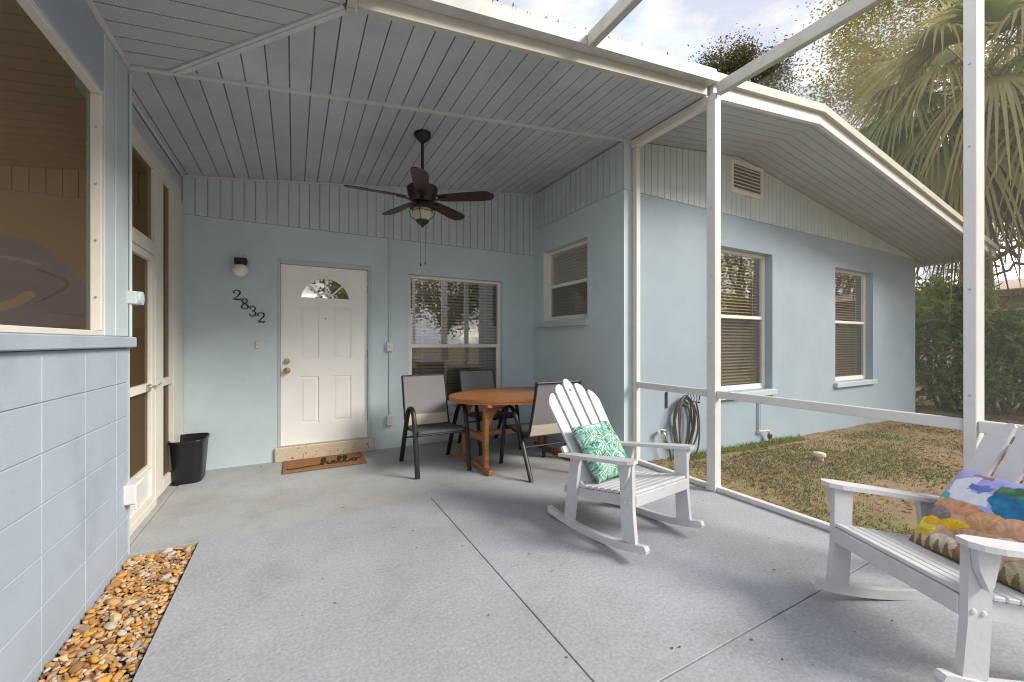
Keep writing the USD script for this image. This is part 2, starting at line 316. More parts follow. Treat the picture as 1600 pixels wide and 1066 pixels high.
# ------------------------------------------------------------------ patio
patio = thing('patio', 'grey painted concrete patio with saw-cut joints in front of the door', 'patio', kind='structure')
def slab(poly, z0, z1, m, ch=0.002):
    top = poly.buffer(-ch, join_style=2)
    a = np.array(poly.exterior.coords)[:-1]; b = np.array(top.exterior.coords)[:-1]
    return hull([(x, y, z0) for x, y in a] + [(x, y, z1 - ch) for x, y in a] + [(x, y, z1) for x, y in b])
obj('slab_panel', slab(sbox(-0.55, -9, 1.016, 3.318), -0.10, 0, 0), 'slab_new', patio)  # lengthened behind the camera, unseen, to bounce light onto the porch ceiling
obj('slab_panel', slab(sbox(1.022, 1.106, 3.335, 3.36), -0.10, 0, 0), 'slab_new', patio)
obj('slab_panel', slab(sbox(1.022, -9, 3.335, 1.100), -0.10, 0, 0), 'slab_new', patio)  # also lengthened out of view as an added light bouncer
obj('porch_slab', slab(Polygon([(-0.93, 3.32), (1.016, 3.324), (1.02, 3.366), (3.15, 3.366), (3.15, 5.15), (-0.93, 5.15)]).convex_hull, -0.10, -0.003, 0), 'slab_old', patio)
obj('threshold_slab', slab(sbox(-1.25, 3.32, -0.94, 5.15), -0.10, -0.012, 0), 'slab_old', patio)
obj('lanai_slab', slab(sbox(-5.0, -4, -1.26, 5.15), -0.10, -0.01, 0), 'slab_old', patio)
obj('joint_bed', bx(-0.95, 3.33, -4, 5.15, -0.11, -0.035), 'dark_gap', patio)

# ------------------------------------------------------------------ house
house = thing('house', 'pale blue single-storey house with white front door and gabled roof over the patio', 'house')
def wall_with(outer, holes):
    return unary_union(outer).difference(unary_union(holes)) if holes else outer
DOOR = sbox(-0.155, 0.15, 0.831, 2.237)
WIN1 = sbox(1.285, 0.45, 2.625, 2.182)
back_poly = wall_with(sbox(-5.0, -0.15, XW, 2.60), [DOOR, WIN1])
obj('back_wall', upright_y(back_poly, YB, YB + 0.2), 'wall_paint_brightened', house)
obj('lanai_back_wall', bx(-5.0, -1.02, YB - 0.004, YB, -0.1, 2.62), 'lanai_wall', house)
SW = sbox(3.895, 1.60, 4.885, 2.60)
obj('side_wall', upright_x(wall_with(sbox(YW, -0.15, YB + 0.2, 2.972), [SW]), XW, XW + 0.2), 'wall_paint_brightened', house)
WA, WBx = sbox(4.78, 0.655, 5.96, 2.55), sbox(7.74, 0.655, 9.09, 2.54)
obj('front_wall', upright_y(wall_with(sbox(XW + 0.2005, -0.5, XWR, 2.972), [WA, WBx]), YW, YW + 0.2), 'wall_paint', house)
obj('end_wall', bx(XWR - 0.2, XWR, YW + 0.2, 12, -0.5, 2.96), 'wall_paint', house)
# backing behind the siding and rooms
obj('siding_backing', cat([upright_y(Polygon([(-5, 2.6), (XW, 2.6), (XW, zl(XW)), (-5, zl(-5))]), YB + 0.012, YB + 0.2),
    upright_x(sbox(YW + 0.2, 2.972, YB + 0.1, float(zl(XW)) - 0.01), XW + 0.012, XW + 0.1),
    upright_y(Polygon([(XW + 0.012, 2.972), (XWR, 2.972), (XWR, zr(XWR)), (XR, ZR), (XW + 0.012, zl(XW + 0.012))]), YW + 0.012, YW + 0.2)]), 'siding_paint', house)
def room(x0, x1, y0, y1, z0, z1):
    m = bx(x0, x1, y0, y1, z0, z1); m.invert(); m.update_faces(np.abs(m.triangles[:, :, 1] - y0).max(1) > 1e-6); return m
obj('room', room(-0.98, 3.1, YB + 0.2, 8.5, 0.0, 2.6), 'interior', house)
obj('room', room(3.35, XWR - 0.2, YW + 0.2, 7.5, 0.0, 2.95), 'interior', house)
# siding boards
G = 0.004
x = -0.985
while x < XW - 0.005:
    x1 = min(x + 0.104, XW)
    obj('siding_board', upright_y(Polygon([(x + G, 2.604), (x1 - G, 2.604), (x1 - G, zl(x1) - 0.004), (x + G, zl(x) - 0.004)]), YB - 0.004, YB + 0.011), 'siding_paint', house)
    x = x1
x = -3.6
while x < -1.12:
    x1 = x + 0.104
    obj('siding_board', upright_y(Polygon([(x + G, 2.63), (x1 - G, 2.63), (x1 - G, zl(x1) - 0.004), (x + G, zl(x) - 0.004)]), YB - 0.018, YB - 0.005), 'lanai_wall', house)
    x = x1
y = YW + 0.015
while y < YB - 0.01:
    y1 = min(y + 0.104, YB - 0.006)
    obj('siding_board', upright_x(sbox(y + G, 2.976, y1 - G, float(zl(XW)) - 0.006), XW - 0.004, XW + 0.011), 'siding_paint', house)
    y = y1
x = XW - 0.004
while x < XWR - 0.005:
    x1 = min(x + 0.104, XWR)
    obj('siding_board', upright_y(Polygon([(x + G, 2.976), (x1 - G, 2.976), (x1 - G, float(zc(np.array(x1))) - 0.004), (x + G, float(zc(np.array(x))) - 0.004)]), YW - 0.004, YW + 0.011), 'siding_paint', house)
    x = x1
# soffit boards
MIT0, MIT1 = (0.25, YF), (-0.66, 3.262)
rightof = Polygon([(-0.66 + 0.012, 3.262), (0.25 + 0.02, YF + 0.0), (0.25 + 0.02, YF), (4, YF), (4, 3.262)])
leftof = Polygon([(-0.90, 3.262), (-0.70, 3.262), (0.245, YF - 0.03), (0.245, -4), (-0.90, -4)])
x = -0.98 - 0.13
PX = 0.1305
x = -0.9375
k = 0
while x < XW:
    x1 = x + PX; g = 0.0045
    a, b = max(x, -0.985), min(x1, XW - 0.002); e = rnd.uniform(-.0015, .0025); g = 0.0045 + rnd.uniform(-.0012, .0012)
    obj('ceiling_board', on_slope(sbox(a + g, 3.289, b - g, YB - 0.005), zl, e, 0.011), 'soffit_vinyl', house)
    p = sbox(x + g, YF, x1 - g, 3.259).intersection(rightof)
    if p.area > 0.003: obj('ceiling_board', on_slope(p, zl, -e * .7, 0.011), 'soffit_vinyl', house)
    x = x1
obj('ceiling_board', on_slope(sbox(-0.985, 3.289, -0.9375 - 0.0045, YB - 0.005), zl, 0, 0.011), 'soffit_vinyl', house)
# vented boards of the eave at the left: fine holes
MATS['soffit_vent'] = usdkit.material(stage, '/World/Looks/soffit_vent', {
    'tc': ('texture_coordinate', {}), 'v': ('voronoi_texture', {'scale': 90.0, 'randomness': 0.0}) if False else ('checker_texture', {'scale': 150.0, 'color1': (0.56, 0.56, 0.56), 'color2': (0.36, 0.36, 0.365)}),
    'p': ('principled_bsdf', {'roughness': 0.5})}, [('tc.object', 'v.vector'), ('v.color', 'p.base_color')], surface='p.BSDF')
y = 3.255
while y > 0.75:
    y0 = y - 0.128; g = 0.004
    p = sbox(-0.9, y0 + g, 0.245, y - g).intersection(leftof)
    if p.area > 0.002: obj('vent_board', on_slope(p, zl, 0, 0.010), 'soffit_vent', house)
    y = y0
# wing soffit boards (run across, front edge to wall)
y = YW - 0.006
while y > YF + 0.01:
    y0 = max(y - 0.105, YF); g = 0.0035
    obj('soffit_board', on_slope(sbox(3.33, y0 + g, XR, y - g), zl, 0, 0.010), 'soffit_wing', house)
    obj('soffit_board', on_slope(sbox(XR, y0 + g, XE, y - g), zr, 0, 0.010), 'soffit_wing', house)
    y = y0
y = YW + 0.03
while y < 12:
    obj('soffit_board', on_slope(sbox(XWR + 0.002, y, XE, y + 0.3), zr, 0, 0.010), 'soffit_vinyl', house); y += 0.306
# channels and mitre trim
obj('channel_trim', on_slope(sbox(-0.90, 3.258, XW + 0.1, 3.290), zl, -0.014, 0.012), 'soffit_trim', house)
mit = LineString([MIT0, (-0.672, 3.272)])
obj('mitre_trim', on_slope(mit.buffer(0.030, cap_style=2).intersection(sbox(-1, YF - 0.05, 1, 3.257)), zl, -0.012, 0.012), 'soffit_trim', house)
obj('mitre_trim', on_slope(mit.buffer(0.008, cap_style=2).intersection(sbox(-1, YF - 0.05, 1, 3.257)), zl, -0.018, -0.0125), 'soffit_trim', house)
obj('wall_trim', cat([on_slope(sbox(-0.985, YB - 0.03, XW, YB - 0.006), zl, -0.016, 0), on_slope(sbox(-0.905, 0.62, -0.872, 3.257), zl, -0.010, 0.0),
                      on_slope(sbox(-0.985, 3.291, -0.960, YB - 0.031), zl, -0.012, 0.0)]), 'soffit_trim', house)
# roof deck
roof = obj('roof', cat([on_slope(sbox(-6, YF + 0.01, XR, 14), zl, 0.014, 0.19), on_slope(sbox(XR, YF + 0.01, XE, 14), zr, 0.014, 0.19),
                        on_slope(sbox(-6, 0.6, 0.25, YF + 0.01), zl, 0.014, 0.19)]), 'shingle', house)
# fascia boards along the rake, and the gutter-like upper board
def rake(x0, x1, y0, y1, t0, t1, n=1):
    f = zl if x1 <= XR else zr
    return on_slope(sbox(x0, y0, x1, y1), f, t0, t1)
obj('fascia_board', rake(0.31, 3.24, YF - 0.032, YF + 0.008, -0.005, 0.085), 'fascia_paint', house)
obj('fascia_board', rake(3.33, XR, YF - 0.032, YF + 0.008, -0.012, 0.105), 'white_metal', house)
obj('fascia_board', rake(XR, XE, YF - 0.032, YF + 0.008, -0.012, 0.105), 'white_metal', house)
obj('fascia_board', bx(0.252, 0.292, 0.6, YF - 0.033, float(zl(0.27)) - 0.02, float(zl(0.27)) + 0.10), 'fascia_paint', house)
obj('fascia_board', bx(0.252, 0.308, YF - 0.032, YF + 0.010, float(zl(0.27)) - 0.03, float(zl(0.27)) + 0.09), 'fascia_paint', house)
obj('fascia_board', bx(XE, XE + 0.03, YF - 0.032, 14, float(zr(XE)) - 0.02, float(zr(XE)) + 0.13), 'white_metal', house)
obj('gutter_board', rake(0.30, 3.26, YF - 0.115, YF - 0.034, 0.075, 0.165), 'gutter_paint', house)
obj('drip_edge', rake(0.30, 3.30, YF - 0.085, YF + 0.03, 0.168, 0.205), 'fascia_paint', house)
obj('drip_edge', rake(3.30, XR, YF - 0.075, YF + 0.03, 0.107, 0.192), 'fascia_paint', house)
obj('drip_edge', rake(XR, XE + 0.03, YF - 0.075, YF + 0.03, 0.107, 0.192), 'fascia_paint', house)

# windows
def mapY(y0):
    return lambda u0, u1, d0, d1, z0, z1, ch=0.0: bx(u0, u1, y0 + d0, y0 + d1, z0, z1, ch)
def mapX(x0):
    return lambda u0, u1, d0, d1, z0, z1, ch=0.0: bx(x0 + d0, x0 + d1, u0, u1, z0, z1, ch)
def window(M, u0, u1, z0, z1, rail, rec, slat_tilt=38, blind_drop=1.0, blindm='blind_slat', axis='y', wall0=0.0):
    w = thing('window', parent=house)
    fw, d = 0.040, rec
    MQ = (lambda u0, u1, dd, z0, z1: qy(wall0 + dd, u0, u1, z0, z1)) if axis == 'y' else (lambda u0, u1, dd, z0, z1: qx(wall0 + dd, u1, u0, z0, z1))
    obj('frame', cat([M(u0 + .002, u0 + fw, d, d + 0.06, z0 + .002, z1 - .002, .003), M(u1 - fw, u1 - .002, d, d + 0.06, z0 + .002, z1 - .002, .003),
                      M(u0 + fw, u1 - fw, d, d + 0.06, z1 - fw, z1 - .002, .003), M(u0 + fw, u1 - fw, d, d + 0.06, z0 + .002, z0 + fw, .003)]), 'window_vinyl', w)
    obj('meeting_rail', M(u0 + fw, u1 - fw, d + 0.004, d + 0.045, rail - 0.022, rail + 0.022, .004), 'window_vinyl', w)
    s = 0.022
    obj('sash', cat([M(u0 + fw, u0 + fw + s, d + 0.012, d + 0.04, z0 + fw, rail - 0.022, .002), M(u1 - fw - s, u1 - fw, d + 0.012, d + 0.04, z0 + fw, rail - 0.022, .002),
                     M(u0 + fw + s, u1 - fw - s, d + 0.012, d + 0.04, z0 + fw, z0 + fw + s + .01, .002)]), 'window_vinyl', w)
    obj('pane', MQ(u0 + fw, u1 - fw, d + 0.030, rail + 0.022, z1 - fw), 'pane_glass', w)
    obj('pane', MQ(u0 + fw + s, u1 - fw - s, d + 0.030, z0 + fw + s + .01, rail - 0.022), 'pane_glass_lower', w)
    obj('insect_screen', MQ(u0 + fw + s, u1 - fw - s, d + 0.014, z0 + fw + s + .01, rail - 0.022), 'window_screen', w)
    obj('head_rail', M(u0 + 0.03, u1 - 0.03, d + 0.075, d + 0.125, z1 - 0.06, z1 - 0.005), blindm, w)
    zz = z1 - 0.085; zend = z1 - (z1 - z0) * blind_drop + 0.03
    t = math.radians(slat_tilt); hw = 0.024
    while zz > zend:
        b = trimesh.creation.box((1, 2 * hw, 0.003)); sag = rnd.uniform(-0.03, 0.03)
        b.apply_transform(trimesh.transformations.rotation_matrix(t + sag, (1, 0, 0)))
        v = b.vertices.copy(); v[:, 0] *= (u1 - u0 - 0.07); v += ((u0 + u1) / 2, 0, zz)
        if axis == 'y': v[:, 1] += YB * 0 + wall0 + d + 0.10
        else:
            v = np.c_[wall0 + d + 0.10 + v[:, 1], v[:, 0], v[:, 2]]
        b.vertices = v; 
        if axis != 'y': b.invert()
        obj('blind_slat', b, blindm, w); zz -= 0.043
    for q in (0.16, 0.84):
        uu = u0 + (u1 - u0) * q
        obj('blind_cord', M(uu - 0.006, uu + 0.006, d + 0.072, d + 0.074, zend, z1 - 0.06), blindm, w)
    return w
w1 = window(mapY(YB), 1.285, 2.625, 0.45, 2.182, 1.263, 0.055, slat_tilt=36, axis='y', wall0=YB)
w2 = window(mapX(XW), 3.895, 4.885, 1.60, 2.60, 2.10, 0.085, slat_tilt=55, axis='x', wall0=XW)
w3 = window(mapY(YW), 4.78, 5.96, 0.655, 2.55, 1.655, 0.10, slat_tilt=28, axis='y', wall0=YW)
w4 = window(mapY(YW), 7.74, 9.09, 0.655, 2.54, 1.655, 0.10, slat_tilt=28, axis='y', wall0=YW)
obj('sill', bx(XW - 0.05, XW + 0.10, 3.86, 4.985, 1.52, 1.598, .006), 'trim_paint', w2)
obj('jamb_liner', bx(XW + 0.002, XW + 0.083, 4.868, 4.884, 1.60, 2.598), 'window_vinyl', w2)
obj('sill', bx(1.26, 2.65, YB - 0.05, YB + 0.10, 0.37, 0.448, .006), 'trim_paint', w1)
obj('sill', bx(4.74, 6.0, YW - 0.05, YW + 0.11, 0.575, 0.653, .006), 'trim_paint', w3)
obj('sill', bx(7.70, 9.13, YW - 0.05, YW + 0.11, 0.575, 0.653, .006), 'trim_paint', w4)

# gable vent
vent = thing('gable_vent', parent=house)
v0, v1, vz0, vz1 = 4.985, 5.70, 3.27, 3.70
obj('vent_frame', cat([bx(v0, v0 + .05, YW - .03, YW + .008, vz0, vz1, .004), bx(v1 - .05, v1, YW - .03, YW + .008, vz0, vz1, .004), bx(v0 + .05, v1 - .05, YW - .03, YW + .008, vz1 - .05, vz1, .004), bx(v0 + .05, v1 - .05, YW - .03, YW + .008, vz0, vz0 + .05, .004)]), 'cream_metal', vent)
obj('vent_backing', bx(v0 + .05, v1 - .05, YW - .006, YW - .0045, vz0 + .05, vz1 - .05), 'dark_gap', vent)
for i in range(7):
    z = vz0 + .065 + i * 0.047
    obj('louver', bar((v0 + .05, YW - .018, z), (v1 - .05, YW - .018, z), 0.03, 0.005, up=(0, -0.75, 0.66), ch=0), 'cream_metal', vent)

# front door
door = thing('front_door', parent=house)
obj('door_frame', cat([bx(-0.154, -0.131, YB - 0.006, YB + 0.12, 0.151, 2.236, .003), bx(0.796, 0.830, YB - 0.006, YB + 0.12, 0.151, 2.236, .003), bx(-0.131, 0.796, YB - 0.006, YB + 0.12, 2.188, 2.236, .003)]), 'trim_paint', door)
YD = YB + 0.035
cxl, czl, rl = 0.328, 1.795, 0.285
half = Polygon([(cxl + rl * math.cos(a), czl + rl * math.sin(a)) for a in np.linspace(0, PI, 40)])
pans = [sbox(0.071, 1.122, 0.258, 1.723), sbox(0.413, 1.122, 0.607, 1.723), sbox(0.071, 0.391, 0.258, 0.921), sbox(0.413, 0.391, 0.607, 0.921)]
leaf = sbox(-0.128, 0.156, 0.793, 2.184)
obj('door_leaf', upright_y(leaf.difference(unary_union([half.buffer(-0.03)] + pans)), YD, YD + 0.044), 'door_paint', door)
for p in pans:
    a, b, c_, d = p.bounds; e = 0.03
    m = cat([hull([(a, YD + .012, b), (c_, YD + .012, b), (c_, YD + .012, d), (a, YD + .012, d), (a + e, YD + .003, b + e), (c_ - e, YD + .003, b + e), (c_ - e, YD + .003, d - e), (a + e, YD + .003, d - e),
                    (a, YD + .03, b), (c_, YD + .03, b), (c_, YD + .03, d), (a, YD + .03, d)])])
    obj('door_panel', m, 'door_paint', door)
ring = half.buffer(0.012).difference(half.buffer(-0.028))
bars = [LineString([(cxl + 0.085 * math.cos(a), czl + 0.085 * math.sin(a)), (cxl + rl * math.cos(a), czl + rl * math.sin(a))]).buffer(0.009) for a in (PI / 4, PI / 2, 3 * PI / 4)]
hub = Point(cxl, czl).buffer(0.098).difference(Point(cxl, czl).buffer(0.078)).intersection(sbox(-1, czl, 2, 3))
obj('fanlight_frame', upright_y(unary_union([ring, hub] + [b_.intersection(half) for b_ in bars]), YD - 0.012, YD + 0.03), 'door_paint', door)
obj('fanlight_glass', upright_y(half.buffer(-0.02), YD + 0.018, YD + 0.022), 'fan_glass', door)
for zk, rr in ((1.10, 0.030), (0.995, 0.034)):
    prof = [(0, -0.012), (rr, -0.010), (rr, 0.0), (rr * 0.45, 0.004), (rr * 0.45, 0.022 if rr > .031 else .006), (rr * 0.85, 0.032 if rr > .031 else .008), (rr * 0.88, 0.05 if rr > .031 else .016), (0, 0.058 if rr > .031 else .018)]
    m = lathe(prof, 24); v = m.vertices.copy(); m.vertices = np.c_[v[:, 0] - 0.066, YD - v[:, 2] - 0.012, v[:, 1] + zk]
    obj('door_knob' if rr > .031 else 'deadbolt', m, 'brass', door, smooth=40)
m = lathe([(0, 0), (0.007, 0), (0.007, 0.006), (0, 0.007)], 12); v = m.vertices.copy(); m.vertices = np.c_[v[:, 0] + 0.327, YD - v[:, 2], v[:, 1] + 1.586]; obj('peephole', m, 'black_metal', door)
for zk in (0.40, 1.17, 1.95): obj('hinge', bx(0.789, 0.801, YD - 0.010, YD + 0.004, zk - 0.045, zk + 0.045, .002), 'brass', door)
obj('strike_plate', bx(-0.136, -0.129, YD - 0.012, YD, 0.965, 1.02), 'black_metal', door)
obj('door_sill', bx(-0.131, 0.796, YB + 0.0, YB + 0.12, 0.1515, 0.1555), 'steel', door)
obj('door_backing', bx(-0.13, 0.795, YB + 0.09, YB + 0.12, 0.16, 2.187), mat('fanlight_shade', (0.55, 0.46, 0.22), .8, .2, 9), door)
obj('doorstep', bx(-0.186, 0.866, YB - 0.036, YB + 0.13, -0.01, 0.150, .010), 'aggregate', house)

# ------------------------------------------------------------------ screened porch at the left: knee wall, screens, screen door
knee = thing('knee_wall', 'pale blue painted block knee wall along the left edge of the patio', 'wall')
obj('wall_core', bx(XL - 0.19, XL - 0.005, -4, 3.306, -0.2, 1.276), 'block_paint', knee)
cols = [3.31, 3.126] + [3.126 - 0.392 * k for k in range(1, 19)]
rows = [1.277, 1.065, 0.858, 0.652, 0.446, 0.239, 0.032, -0.175]
for a, b in zip(cols[:-1], cols[1:]):
    for z1, z0 in zip(rows[:-1], rows[1:]):
        j = rnd.uniform(-0.0006, 0.0006)
        obj('block', bx(XL - 0.05, XL + j, b + 0.0016, a - 0.0016, z0 + 0.002, z1 - 0.002, 0.0028), 'block_paint', knee)
obj('wall_cap', bx(XL - 0.20, XL + 0.028, -4, 3.365, 1.279, 1.343, .006), 'block_paint', knee)
# posts, beams
lan = thing('screened_porch', 'pale blue post and beams holding brown insect screens above the knee wall at the left', 'screened porch')
obj('post', bx(-0.945, XL + 0.002, 2.957, 3.088, 1.345, 2.975, .004), 'siding_paint', lan)
obj('post', bx(-1.0, XL + 0.008, 3.092, 3.31, 1.345, 2.972, .004), 'siding_paint', lan)
obj('post', bx(-1.085, XL - 0.004, 3.313, 3.36, -0.01, 2.97, .003), 'siding_paint', lan)
obj('header_beam', bx(-0.945, XL, -4, 2.955, 2.66, 2.975, .004), 'block_paint', lan)
obj('header_beam', bx(-1.15, XD + 0.004, 3.362, YB - 0.002, 2.84, 2.962, .004), 'trim_paint', lan)
ms = lan
obj('frame_rail', bx(XL - 0.048, XL - 0.003, -4, 2.955, 2.63, 2.658, .003), 'cream_metal', ms)
obj('frame_rail', bx(XL - 0.048, XL - 0.003, -4, 2.955, 1.345, 1.372, .003), 'cream_metal', ms)
obj('frame_post', bx(XL - 0.048, XL - 0.003, 2.928, 2.955, 1.374, 2.628, .003), 'cream_metal', ms)
obj('screen_mesh', qx(XL - 0.045, -4, 2.927, 1.373, 2.629), 'lanai_screen', ms)
for z in (1.55, 1.85, 2.15, 2.45):
    s_ = lathe([(0, 0), (0.006, 0.0), (0.005, 0.003), (0, 0.004)], 10); v = s_.vertices.copy(); s_.vertices = np.c_[v[:, 0] + XL - 0.024, 2.927 - v[:, 2], v[:, 1] + z]; obj('screw', s_, 'steel', ms)

sd = thing('screen_door', 'cream screen door with brown mesh left of the trash can', 'screen door')
def sdb(y0, y1, z0, z1, d0=0.0, d1=0.045): return bx(XD - d1, XD - d0, y0, y1, z0, z1, .003)
# frame around the door (transom, posts)
sf = lan
obj('frame_post', sdb(4.27, 4.50, 0.02, 2.72, 0.0, 0.05), 'cream_metal', sf)
obj('frame_post', sdb(4.79, 5.138, 0.02, 2.72, -0.012, 0.05), 'cream_metal', sf)
obj('frame_rail', sdb(3.362, 5.138, 2.723, 2.838, 0.0, 0.05), 'cream_metal', sf)
obj('frame_rail', sdb(3.362, 4.268, 2.015, 2.115, -0.010, 0.05), 'cream_metal', sf)
obj('frame_rail', sdb(4.502, 4.788, 0.93, 0.995, 0.0, 0.05), 'cream_metal', sf)
obj('frame_rail', sdb(4.502, 4.788, 0.02, 0.12, 0.0, 0.05), 'cream_metal', sf)
obj('sill_rail', bx(XD - 0.05, XD + 0.01, 3.362, 4.268, -0.012, 0.05, .003), 'cream_metal', sf)
obj('transom_mesh', qx(XD - 0.026, 3.362, 4.268, 2.117, 2.72), 'door_screen', sf)
obj('sidelight_mesh', qx(XD - 0.026, 4.502, 4.788, 0.998, 2.72), 'door_screen', sf)
obj('sidelight_mesh', qx(XD - 0.026, 4.502, 4.788, 0.122, 0.928), 'door_screen', sf)
for z in (0.5, 0.8, 1.4, 1.7, 2.0, 2.4):
    s_ = lathe([(0, 0), (0.006, 0.0), (0.005, 0.003), (0, 0.004)], 10); v = s_.vertices.copy(); s_.vertices = np.c_[XD + 0.012 + v[:, 2], v[:, 0] + 4.97, v[:, 1] + z]; obj('screw', s_, 'steel', sf)
obj('stile', sdb(3.45, 3.55, 0.055, 2.01), 'cream_metal', sd)
obj('stile', sdb(4.18, 4.262, 0.055, 2.01), 'cream_metal', sd)
obj('top_rail', sdb(3.552, 4.178, 1.955, 2.01), 'cream_metal', sd)
obj('middle_rail', sdb(3.552, 4.178, 0.93, 0.99), 'cream_metal', sd)
obj('bottom_rail', sdb(3.552, 4.178, 0.055, 0.10), 'cream_metal', sd)
obj('kick_rail', sdb(3.552, 4.178, 0.315, 0.345), 'cream_metal', sd)
obj('kick_panel', bx(XD - 0.03, XD - 0.02, 3.552, 4.178, 0.102, 0.313), 'white_metal', sd)
obj('kick_panel_bar', bx(XD - 0.02, XD - 0.006, 3.86, 3.90, 0.102, 0.313, .003), 'white_metal', sd)
obj('mesh', qx(XD - 0.026, 3.552, 4.178, 0.347, 0.928), 'door_screen', sd)
obj('mesh', qx(XD - 0.026, 3.552, 4.178, 0.992, 1.953), 'door_screen', sd)
hd = obj('latch_plate', bx(XD, XD + 0.012, 4.03, 4.12, 0.935, 0.985, .004), 'steel', sd)
obj('handle', cat([tube(spline([(XD + 0.012, 4.10, 0.965), (XD + 0.045, 4.09, 0.968), (XD + 0.05, 4.02, 0.966)]), 0.008, 8), tube([(XD + .012, 4.21, .962), (XD + .03, 4.22, .962), (XD + .03, 4.29, .975)], .006, 8)]), 'steel', sd, smooth=40)
obj('white_box', bx(XL - 0.03, XL + 0.055, 3.24, 3.42, 0.325, 0.445, .008), 'white_metal', label='small white box fixed low on the end of the block knee wall', cat='box')
cd = thing('wall_conduit', 'thin pale conduit with round junction box running up the porch post at the left', 'conduit')
obj('pipe', tube([(XL + 0.018, 3.285, 1.345), (XL + 0.018, 3.285, 2.95)], 0.008, 8), 'siding_paint', cd, smooth=40)
m = lathe([(0, -0.035), (0.036, -0.03), (0.038, 0.0), (0.036, 0.03), (0, 0.035)], 20); v = m.vertices.copy(); m.vertices = np.c_[v[:, 2] + XL + 0.036, v[:, 0] * 1.0 + 3.325, v[:, 1] * 1.15 + 1.585]; obj('junction_box', m, 'siding_paint', cd, smooth=40)
obj('box_cover', bx(XL - 0.002, XL + 0.05, 3.27, 3.312, 1.545, 1.625, .005), 'siding_paint', cd)
# inside of the porch: far knee wall, ceiling boards
pin = thing('porch_far_side', 'far low wall and posts of the screened porch seen through the brown screen', 'wall')
obj('low_wall', bx(-4.6, -4.4, -4, YB - 0.01, -0.1, 1.2), 'lanai_wall', pin)
for yy in (-2.5, 0.0, 2.5): obj('post', bx(-4.58, -4.46, yy, yy + 0.12, 1.2, zl(-4.5)), 'lanai_wall', pin)
y = YB - 0.02
while y > 0:
    obj('ceiling_board', on_slope(sbox(-4.6, y - 0.13, -1.1, y - 0.008), zl, 0.0, 0.010), 'lanai_wall', house); y -= 0.135
# mural: a sea animal painted on the porch wall
def mural():
    xs, zs = np.linspace(-3.4, -1.25, 216), np.linspace(0.9, 2.26, 137)
    Xg, Zg = np.meshgrid(xs, zs, indexing='ij')
    C_ = np.zeros(Xg.shape + (3,)); C_[:] = (0.46, 0.36, 0.24)
    pts = [(-3.4, 2.10), (-2.9, 2.20), (-2.3, 2.225), (-2.02, 2.19), (-1.83, 2.02), (-1.66, 1.80), (-1.56, 1.62), (-1.55, 1.3), (-1.8, 1.25), (-2.1, 1.42), (-2.6, 1.4), (-3.4, 1.5)]
    body = Polygon(spline(pts + [pts[0]], 10)); sea = Polygon([(-3.4, 0.9), (-3.4, 1.56), (-2.5, 1.55), (-2.05, 1.50), (-1.7, 1.44), (-1.25, 1.42), (-1.25, 0.9)])
    n = meshkit.fbm(np.stack([Xg * 4, Zg * 4, Xg * 0], -1), 4, 5)[..., None]
    inside = lambda p: shapely.contains_xy(p, Xg, Zg)
    C_[inside(body)] = ((0.30, 0.29, 0.43) * (0.8 + 0.4 * n))[inside(body)]
    C_[inside(sea)] = ((0.20, 0.30, 0.48) * (0.8 + 0.5 * n))[inside(sea)]
    sand = inside(Polygon([(-2.6, 0.9), (-2.2, 1.40), (-1.8, 1.47), (-1.25, 1.44), (-1.25, 0.9)])); C_[sand] = ((0.26, 0.18, 0.12) * (0.7 + 0.6 * n))[sand]
    for ln, w, c_ in (([(-2.4, 2.05), (-2.15, 2.04), (-1.98, 2.0)], .012, (.55, .5, .5)), ([(-2.0, 1.96), (-1.8, 1.84), (-2.0, 1.66)], .010, (.16, .12, .12)),
                      ([(-2.25, 1.60), (-2.12, 1.66), (-2.04, 1.73)], .035, (.62, .48, .30)), ([(-1.9, 1.58), (-1.7, 1.55), (-1.5, 1.5)], .008, (.2, .15, .14))):
        k = inside(LineString(spline(ln)).buffer(w)); C_[k] = c_
    I = np.arange(Xg.size).reshape(Xg.shape); q = np.stack([I[:-1, :-1], I[1:, :-1], I[1:, 1:], I[:-1, 1:]], -1).reshape(-1, 4)
    keep = ~np.all(np.isclose(C_.reshape(-1, 3)[q], (0.46, 0.36, 0.24)).all(-1), axis=1)
    q = q[keep]; uq, inv = np.unique(q, return_inverse=True)
    o = usdkit.mesh(stage, '/World/wall_mural', (np.stack([Xg, Xg * 0 + YB - 0.0075, Zg], -1).reshape(-1, 3)[uq], inv.reshape(q.shape)), MATS['mural_paint'])
    primvar_print(o, C_.reshape(-1, 3)[uq]); tag(o, 'grey sea animal painted on the porch wall behind the brown screen', 'mural')
mural()

